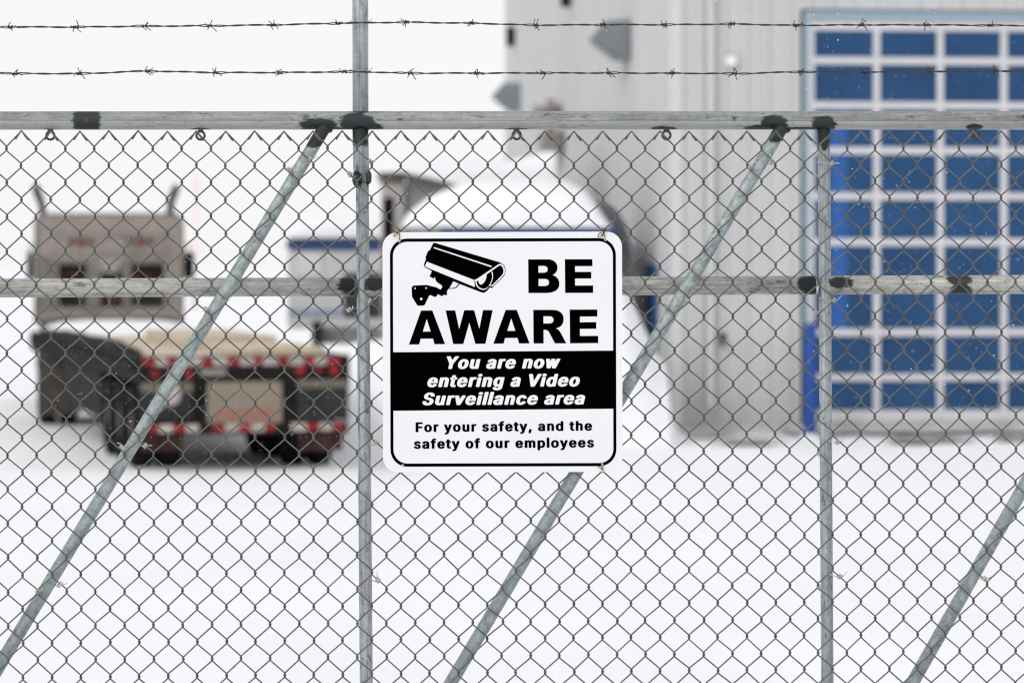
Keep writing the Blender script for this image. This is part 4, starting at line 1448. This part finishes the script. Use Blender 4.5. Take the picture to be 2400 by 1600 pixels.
# small lettering: glyph outlines (advance width, contours) in units of 1/509 of the cap height,
# thickened by laying slightly shifted copies over one another like layers of ink
GLYPHS = {',': (187,[[(38,-119),(68,71),(137,71),(84,-119)]]),
     'F': (410,[[(60,0),(60,509),(369,509),(369,452),(125,452),(125,278),(346,278),(346,221),(125,221),(125,0)]]),
     'H': (517,[[(60,0),(60,509),(125,509),(125,289),(392,289),(392,509),(457,509),(457,0),(392,0),(392,232),(125,232),(125,0)]]),
     'S': (446,[[(224,-9),(197,-8),(172,-4),(149,1),(128,9),(108,19),(91,31),(76,45),(64,60),(54,77),(46,96),(41,115),(38,137),(104,137),(107,123),(110,110),(116,98),(123,88),(132,79),(142,71),(154,64),(166,59),(224,49),(241,50),(257,52),(272,55),(286,60),(299,66),(311,74),(321,82),(329,92),(336,102),(341,114),(345,126),(346,139),(345,151),(342,161),(338,171),(332,179),(296,205),(245,222),(184,239),(154,249),(128,260),(105,274),(86,289),(71,307),(60,326),(54,348),(52,372),(53,393),(58,413),(65,431),(75,448),(87,463),(102,476),(119,488),(138,498),(158,506),(180,511),(203,514),(227,516),(252,514),(275,511),(296,505),(316,498),(334,488),(351,476),(365,463),(377,449),(387,433),(394,415),(399,397),(401,378),(337,378),(334,396),(326,412),(316,426),(302,437),(286,447),(267,453),(247,457),(225,459),(209,458),(194,456),(180,452),(167,448),(156,442),(145,435),(136,427),(129,418),(123,409),(118,398),(116,387),(115,376),(116,363),(119,352),(124,342),(131,334),(169,308),(212,293),(264,279),(312,264),(359,238),(395,198),(401,185),(405,171),(407,155),(408,139),(407,118),(403,99),(396,81),(386,64),(374,48),(360,34),(343,21),(323,11),(302,2),(278,-4),(252,-8)]]),
     'V': (479,[[(204,0),(16,509),(84,509),(192,206),(215,137),(248,31),(235,31),(267,138),(290,206),(395,509),(463,509),(278,0)]]),
     'Y': (472,[[(203,0),(203,208),(16,509),(91,509),(192,344),(222,292),(250,230),(224,230),(251,293),(280,344),(381,509),(455,509),(268,208),(268,0)]]),
     'a': (389,[[(160,-9),(142,-8),(126,-5),(110,-1),(94,5),(80,12),(68,22),(57,32),(48,45),(40,58),(35,73),(31,90),(30,108),(31,123),(34,138),(38,150),(43,161),(50,171),(58,179),(67,187),(78,193),(125,211),(178,220),(234,227),(265,235),(270,238),(273,243),(275,248),(276,255),(276,257),(267,297),(240,322),(196,331),(149,322),(118,301),(100,274),(41,291),(48,308),(57,322),(67,335),(79,346),(91,355),(104,364),(118,370),(133,375),(194,384),(239,379),(286,360),(296,353),(306,343),(315,333),(322,320),(329,306),(333,290),(336,272),(337,251),(337,0),(277,0),(277,52),(272,52),(252,25),(215,1)],[(170,45),(187,46),(202,49),(216,53),(228,59),(239,66),(248,74),(257,83),(263,93),(269,104),(272,115),(275,126),(276,138),(276,190),(259,182),(231,176),(200,171),(175,168),(134,159),(103,139),(98,132),(95,124),(93,115),(92,105),(102,72),(130,52)]]),
     'c': (395,[[(207,-8),(182,-7),(159,-2),(137,6),(117,16),(98,30),(82,46),(68,64),(56,85),(46,108),(40,133),(36,159),(34,187),(36,216),(40,243),(46,268),(56,291),(68,312),(82,330),(98,346),(117,360),(137,371),(159,378),(182,383),(207,384),(260,377),(305,356),(340,322),(362,277),(303,262),(290,289),(270,311),(242,325),(207,330),(189,329),(173,325),(158,319),(145,310),(134,300),(124,287),(115,274),(108,258),(103,242),(99,224),(97,206),(96,187),(97,169),(99,151),(103,134),(108,117),(115,102),(124,89),(134,76),(145,66),(158,57),(173,51),(189,48),(207,46),(243,52),(271,66),(292,89),(304,117),(363,102),(341,56),(306,21),(261,-1)]]),
     'd': (424,[[(195,-8),(172,-7),(151,-2),(130,5),(111,16),(94,29),(79,45),(66,64),(55,84),(46,108),(39,133),(35,160),(34,189),(35,218),(39,245),(46,270),(55,293),(66,313),(79,332),(95,347),(112,361),(131,371),(151,378),(173,383),(196,384),(213,384),(228,381),(241,378),(253,373),(287,346),(306,319),(311,319),(311,509),(372,509),(372,0),(313,0),(313,59),(307,59),(287,31),(252,4),(241,-1),(227,-5),(212,-7)],[(205,47),(221,48),(236,51),(250,57),(263,65),(274,75),(284,86),(293,100),(299,115),(305,132),(309,150),(311,169),(312,189),(311,210),(309,229),(305,247),(300,263),(293,278),(284,291),(275,302),(263,312),(251,320),(237,325),(221,329),(205,330),(187,329),(172,325),(157,319),(145,311),(133,301),(124,290),(115,276),(108,261),(103,245),(99,227),(97,209),(96,189),(97,170),(99,151),(103,133),(109,117),(115,101),(124,88),(134,76),(145,66),(158,57),(172,51),(188,48)]]),
     'e': (404,[[(212,-8),(185,-7),(161,-2),(138,6),(117,16),(98,30),(82,46),(68,64),(56,85),(46,108),(40,132),(35,159),(34,187),(35,215),(39,242),(46,267),(55,290),(67,311),(81,329),(97,346),(115,359),(135,370),(157,378),(180,383),(205,384),(266,374),(280,368),(294,361),(307,351),(319,341),(331,329),(341,315),(350,299),(357,282),(363,263),(368,242),(370,219),(371,194),(371,169),(75,169),(75,221),(338,221),(310,202),(309,220),(307,237),(303,254),(298,269),(291,282),(283,294),(273,305),(263,314),(250,321),(237,326),(222,329),(205,330),(189,329),(173,326),(159,321),(146,313),(135,304),(125,294),(116,282),(109,270),(103,256),(99,241),(97,226),(96,211),(96,178),(97,157),(100,139),(104,122),(110,106),(118,92),(128,80),(139,70),(151,61),(165,55),(179,50),(195,47),(212,46),(254,53),(285,73),(306,105),(365,91),(360,77),(353,63),(345,51),(335,39),(324,29),(311,19),(298,11),(283,4),(266,-1),(249,-5),(231,-7)]]),
     'f': (253,[[(228,379),(228,327),(6,327),(6,379)],[(81,0),(81,432),(82,447),(84,461),(89,474),(96,486),(104,496),(113,505),(124,513),(135,519),(187,530),(222,527),(243,521),(227,468),(215,472),(195,474),(182,473),(171,470),(162,466),(154,460),(149,452),(145,443),(142,431),(142,419),(142,0)]]),
     'g': (425,[[(207,-151),(187,-150),(168,-148),(150,-144),(134,-140),(82,-110),(51,-69),(101,-41),(122,-66),(154,-88),(207,-97),(229,-96),(249,-92),(267,-85),(282,-75),(295,-62),(304,-47),(310,-28),(311,-6),(311,68),(306,68),(287,41),(252,16),(241,11),(227,8),(212,5),(195,5),(173,6),(152,10),(132,17),(113,27),(95,39),(80,53),(67,71),(55,90),(46,112),(39,136),(35,163),(34,191),(35,220),(39,246),(46,271),(55,293),(66,314),(80,332),(95,347),(112,361),(131,371),(152,378),(173,383),(196,384),(213,384),(228,382),(242,378),(253,373),(288,346),(308,319),(313,319),(313,379),(372,379),(372,-9),(371,-32),(367,-54),(360,-73),(350,-90),(338,-104),(324,-117),(308,-127),(291,-136),(271,-142),(251,-147),(229,-150)],[(205,59),(222,60),(237,63),(251,68),(264,75),(275,84),(285,95),(293,107),(300,121),(305,137),(309,154),(312,172),(312,193),(312,212),(309,231),(305,248),(300,264),(293,278),(285,291),(275,303),(264,312),(251,320),(237,325),(222,329),(205,330),(188,329),(172,325),(158,320),(145,312),(134,302),(124,290),(115,277),(109,262),(103,246),(99,229),(97,212),(96,193),(97,173),(99,155),(103,138),(109,123),(116,108),(124,96),(134,85),(145,76),(158,68),(172,63),(188,60)]]),
     'h': (410,[[(114,227),(114,0),(53,0),(53,509),(114,509),(114,287),(102,287),(112,312),(124,332),(137,349),(152,362),(169,372),(187,379),(207,383),(227,384),(246,383),(264,380),(280,376),(295,369),(309,360),(321,349),(332,336),(341,321),(348,304),(353,285),(356,264),(357,240),(357,0),(296,0),(296,235),(295,256),(290,275),(283,291),(273,304),(260,315),(246,323),(229,328),(210,329),(197,328),(184,326),(172,322),(161,317),(150,311),(141,303),(133,293),(126,283),(121,271),(117,257),(114,243)]]),
     'i': (166,[[(53,0),(53,379),(114,379),(114,0)],[(84,443),(75,444),(67,446),(60,449),(54,455),(48,461),(44,468),(42,475),(41,483),(42,491),(44,499),(48,506),(54,512),(60,517),(67,521),(75,523),(84,524),(92,523),(100,521),(107,517),(114,512),(119,506),(123,499),(126,491),(126,483),(126,475),(123,468),(119,461),(114,455),(107,449),(100,446),(92,444)]]),
     'l': (152,[[(45,0),(45,530),(106,530),(106,0)]]),
     'm': (609,[[(53,0),(53,379),(112,379),(112,295),(108,295),(112,310),(118,323),(125,335),(132,346),(172,376),(219,386),(239,385),(257,380),(273,372),(287,361),(299,347),(309,331),(316,314),(321,295),(312,295),(317,308),(322,321),(329,332),(337,343),(381,375),(437,386),(453,385),(468,383),(483,378),(497,372),(510,364),(522,354),(532,342),(541,328),(548,313),(553,296),(556,276),(557,255),(557,0),(496,0),(496,254),(494,273),(490,289),(483,302),(473,313),(460,321),(447,326),(433,329),(419,330),(406,330),(395,328),(384,324),(374,320),(345,290),(335,247),(335,0),(274,0),(274,260),(273,275),(269,288),(262,301),(253,311),(242,320),(229,326),(215,329),(199,330),(158,320),(148,314),(140,307),(132,299),(126,289),(121,278),(117,266),(114,253),(114,238),(114,0)]]),
     'n': (409,[[(114,227),(114,0),(53,0),(53,379),(112,379),(112,287),(102,287),(112,312),(124,332),(137,349),(152,362),(169,372),(187,379),(207,383),(227,384),(246,383),(264,380),(280,376),(295,369),(309,360),(321,349),(332,336),(341,321),(348,304),(353,285),(356,264),(357,240),(357,0),(296,0),(296,235),(295,256),(290,275),(283,291),(273,304),(260,315),(246,323),(229,328),(210,329),(197,328),(184,326),(172,322),(161,317),(150,311),(141,303),(133,293),(126,283),(121,271),(117,257),(114,243)]]),
     'o': (415,[[(207,-8),(182,-7),(159,-2),(137,6),(117,16),(98,30),(82,46),(68,64),(56,85),(46,108),(40,133),(36,159),(34,187),(36,216),(40,243),(46,268),(56,291),(68,312),(82,330),(98,346),(117,360),(137,371),(159,378),(182,383),(207,384),(233,383),(256,378),(278,371),(299,360),(317,346),(333,330),(347,312),(359,291),(369,268),(376,243),(380,216),(381,187),(380,159),(376,133),(369,108),(359,85),(347,64),(333,46),(317,30),(299,16),(278,6),(256,-2),(233,-7)],[(207,46),(226,48),(242,51),(257,57),(270,66),(282,76),(292,89),(300,102),(307,117),(312,134),(316,151),(318,169),(319,187),(318,206),(316,224),(312,242),(307,258),(300,274),(292,287),(282,300),(270,310),(257,319),(242,325),(226,329),(207,330),(189,329),(173,325),(158,319),(145,310),(134,300),(124,287),(115,274),(108,258),(103,242),(99,224),(97,206),(96,187),(97,169),(99,151),(103,134),(108,117),(115,102),(124,89),(134,76),(145,66),(158,57),(173,51),(189,48)]]),
     'p': (424,[[(53,-143),(53,379),(112,379),(112,319),(118,319),(137,346),(171,373),(183,378),(197,381),(212,384),(229,384),(252,383),(274,378),(294,371),(313,361),(330,347),(345,332),(359,313),(370,293),(379,270),(385,245),(389,218),(390,189),(389,160),(385,133),(379,108),(370,84),(359,64),(346,45),(330,29),(313,16),(294,5),(274,-2),(252,-7),(229,-8),(213,-7),(198,-5),(184,-1),(173,4),(138,31),(118,59),(114,59),(114,-143)],[(220,47),(237,48),(253,51),(267,57),(279,66),(291,76),(301,88),(309,101),(316,117),(321,133),(325,151),(327,170),(328,189),(327,209),(325,227),(321,245),(316,261),(309,276),(301,290),(291,301),(280,311),(267,319),(253,325),(237,329),(220,330),(203,329),(188,325),(174,320),(161,312),(150,302),(140,291),(132,278),(125,263),(120,247),(116,229),(113,210),(113,189),(113,169),(116,150),(120,132),(125,115),(132,100),(140,86),(150,75),(162,65),(174,57),(188,51),(204,48)]]),
     'r': (259,[[(53,0),(53,379),(112,379),(112,321),(115,321),(122,335),(130,347),(140,358),(152,367),(166,375),(181,380),(196,384),(213,385),(229,384),(243,384),(243,322),(230,324),(207,326),(194,325),(182,323),(170,319),(159,315),(149,309),(140,301),(132,293),(126,284),(121,273),(117,262),(114,250),(114,237),(114,0)]]),
     's': (365,[[(182,-8),(163,-7),(145,-5),(128,-2),(112,3),(98,10),(84,18),(72,27),(62,38),(53,50),(45,63),(40,78),(36,94),(94,107),(99,92),(105,79),(114,69),(124,60),(136,54),(150,49),(165,46),(181,45),(200,46),(217,50),(232,55),(244,62),(255,71),(262,81),(267,91),(268,103),(267,112),(265,121),(260,129),(254,136),(246,142),(237,147),(225,151),(212,155),(149,170),(125,177),(104,186),(87,196),(72,208),(61,222),(53,237),(48,255),(47,274),(48,290),(51,305),(57,319),(65,332),(75,343),(87,354),(100,363),(115,370),(131,377),(149,381),(167,384),(187,384),(206,384),(223,381),(239,378),(254,372),(267,366),(279,358),(290,349),(299,339),(324,290),(268,277),(264,288),(258,298),(251,307),(243,316),(232,323),(219,328),(205,331),(187,333),(171,332),(156,329),(143,324),(131,317),(121,308),(114,299),(110,289),(109,277),(110,267),(112,258),(117,250),(124,243),(172,223),(229,209),(254,202),(275,194),(292,183),(306,171),(317,158),(325,142),(330,125),(331,107),(330,90),(326,75),(321,61),(312,47),(302,35),(290,24),(276,15),(260,6),(242,0),(223,-5),(203,-7)]]),
     't': (227,[[(204,379),(204,327),(6,327),(6,379)],[(65,471),(126,471),(126,98),(127,86),(128,76),(132,68),(136,61),(142,56),(150,53),(159,51),(170,50),(185,51),(202,54),(213,2),(192,-3),(168,-4),(145,-3),(125,2),(107,10),(92,21),(80,35),(72,52),(67,71),(65,93)]]),
     'u': (410,[[(182,-5),(164,-4),(146,-1),(130,4),(115,11),(101,20),(89,31),(78,44),(69,59),(62,76),(57,95),(54,116),(53,139),(53,379),(114,379),(114,144),(115,123),(119,105),(127,89),(137,75),(150,64),(164,56),(181,52),(200,50),(213,51),(226,53),(238,57),(249,62),(259,69),(268,77),(276,86),(283,97),(289,109),(293,122),(295,137),(296,153),(296,379),(357,379),(357,0),(298,0),(298,92),(307,92),(297,67),(286,47),(272,30),(257,17),(240,7),(222,0),(203,-4)]]),
     'v': (389,[[(163,0),(17,379),(84,379),(165,155),(187,87),(206,21),(184,21),(203,87),(224,155),(305,379),(371,379),(226,0)]]),
     'w': (567,[[(138,0),(23,379),(87,379),(133,214),(154,137),(175,41),(165,41),(186,135),(206,214),(252,379),(316,379),(362,214),(382,136),(402,41),(391,41),(413,135),(434,214),(480,379),(545,379),(429,0),(368,0),(319,172),(305,225),(291,280),(277,338),(291,338),(277,280),(263,225),(248,172),(199,0)]]),
     'y': (389,[[(47,-139),(61,-86),(71,-87),(104,-89),(130,-74),(151,-36),(163,-1),(17,379),(84,379),(165,155),(187,87),(206,21),(184,21),(202,87),(224,155),(305,379),(371,379),(204,-58),(177,-107),(139,-136),(91,-145),(65,-143)]])}
CAPU = 509.0


def text_line(body, px0, px1, base0, base1, cap, bx, by, slant, gap, m_, y):
    """bx, by: thickening to each side in glyph units; slant: shear; gap: extra letter spacing"""
    x = 0
    loops = []
    for ch in body:
        if ch == ' ':
            x += 170 + gap
            continue
        adv, cs = GLYPHS[ch]
        loops += [[(x + px + slant * py, py) for px, py in c] for c in cs]
        x += adv + gap
    xs_ = [p[0] for c in loops for p in c]
    x0, x1 = min(xs_) - bx, max(xs_) + bx
    kz = cap / (CAPU + 2 * by)
    cu = bpy.data.curves.new('lettering', 'CURVE')
    cu.dimensions = '2D'
    cu.fill_mode = 'BOTH'
    for c in loops:
        sp_ = cu.splines.new('POLY')
        sp_.points.add(len(c) - 1)
        for q, (a, b_) in zip(sp_.points, c):
            q.co = (a, b_, 0, 1)
        sp_.use_cyclic_u = True
    ob = bpy.data.objects.new('lettering', cu)
    COL.objects.link(ob)
    bpy.context.view_layer.update()
    me0 = bpy.data.meshes.new_from_object(ob.evaluated_get(bpy.context.evaluated_depsgraph_get()))
    bpy.data.objects.remove(ob)
    v0 = [tuple(v.co) for v in me0.vertices]
    f0 = [tuple(p.vertices) for p in me0.polygons]
    mb = MB()
    shifts = [(0, 0)] + [(u * math.cos(a), u * math.sin(a)) for u, n_ in ((1.0, 16), (0.5, 8)) for a in [2 * math.pi * k / n_ for k in range(n_)]]
    for k, (dx_, dy_) in enumerate(shifts):
        vs = []
        for a, b_, _ in v0:
            aa, bb = a + dx_ * bx, b_ + dy_ * by
            u = (aa - x0) / (x1 - x0)
            px = px0 + (px1 - px0) * u
            py = base0 + (base1 - base0) * u - (bb + by) * kz
            q = sp(px, py)
            vs.append((q[0], y - k * 0.00002, q[1]))
        mb.add(vs, f0)
    return mb.build('lettering', m_, sign)


SW2 = mat('sign_white_letters', (0.80, 0.805, 0.82), 0.4, spec=0.2)
for args in (("You are now", 1047, 1313.6, 863.9, 863.2, 29.7), ("entering a Video", 1001.4, 1358.9, 906.4, 905.6, 29.7), ("Surveillance area", 989.8, 1371, 948.6, 947.8, 29.3)):
    text_line(*args, 52, 20, 0.24, 84, SW2, -0.0008)
for args in (("For your safety, and the", 973.6, 1387.2, 1011.6, 1009.2, 23.0), ("safety of our employees", 969.4, 1391.6, 1050.6, 1048.4, 23.0)):
    text_line(*args, 45, 22, 0.0, 92, SBLACK, -0.0004)

# rusty wires through the sign's corners
RWIRE = mat('rusty_wire', (0.06, 0.035, 0.02), 0.8, var=0.5, vscale=60)


def swire(pts, loop=None):
    b = MB()
    b.tube([(sp(x, y)[0], d, sp(x, y)[1]) for x, y, d in pts], 0.00095, 6)
    if loop:
        cx, cy, rx, ry, tilt = loop
        path = []
        for k in range(15):
            a = 2 * math.pi * k / 14
            x, y = rx * math.cos(a), ry * math.sin(a)
            px, py = cx + x * math.cos(tilt) - y * math.sin(tilt), cy + x * math.sin(tilt) + y * math.cos(tilt)
            path.append((sp(px, py)[0], -0.004 - 0.003 * math.sin(a), sp(px, py)[1]))
        b.tube(path, 0.0008, 6)
    return b.build('mounting_wire', RWIRE, sign)


swire([(937, 563, 0.001), (937.5, 556, -0.003), (937, 546, -0.004), (934, 541, 0.0), (936, 538, 0.012), (942, 540, 0.014), (934, 546, -0.004), (930, 543, -0.005), (922, 541, -0.004)], (928, 549.5, 5.5, 3.0, -0.8))
swire([(1420, 561, 0.001), (1417, 552, -0.003), (1414, 545, -0.004), (1413, 538, 0.008), (1417, 537, 0.014), (1416, 545, -0.004), (1411, 556, -0.004), (1419, 543, -0.005), (1422, 533, -0.003)], (1407, 551, 6.0, 3.5, -0.9))
swire([(1409, 1089, 0.001), (1411, 1094, -0.004), (1412, 1101, -0.003), (1411, 1108, 0.010), (1409, 1106, 0.014), (1409, 1098, -0.003), (1403, 1093, -0.005), (1397, 1091, -0.004)])
for (px, py) in ((937, 565), (1420, 563), (943, 1089), (1411, 1088)):
    MB().lathe([(0, -0.0016), (2.4 * M1, -0.0015), (3 * M1, 0.0)], (sp(px, py)[0], 0, sp(px, py)[1]), 'Y', 10).build('grommet', mat('grommet', (0.45, 0.43, 0.40), 0.5), sign)

# ------------------------------------------------------------------ falling snow
fl = MB()
ico = [(0, 0, 1), (0.89, 0, 0.45), (0.28, 0.85, 0.45), (-0.72, 0.53, 0.45), (-0.72, -0.53, 0.45), (0.28, -0.85, 0.45), (0, 0, -1)]
icf = [(0, 1, 2), (0, 2, 3), (0, 3, 4), (0, 4, 5), (0, 5, 1), (6, 2, 1), (6, 3, 2), (6, 4, 3), (6, 5, 4), (6, 1, 5)]
for k in range(9000):
    y = 8.1 + 14 * random.random() ** 1.3
    hw = y * 0.20
    x = random.uniform(-hw, hw)
    z = random.uniform(EYE - 0.16 * y, EYE + 0.11 * y)
    r_ = random.uniform(0.0007, 0.0015) if random.random() < 0.85 else random.uniform(0.0015, 0.0025)
    st = random.uniform(0.8, 1.6)
    tx = random.uniform(-0.7, 0.7)
    fl.add([(x + r_ * (a * st + tx * c), y + r_ * b_, z + r_ * c) for a, b_, c in ico], icf, 0, True)
tag(fl.build('falling_snow', SNOWCAP), kind='stuff')
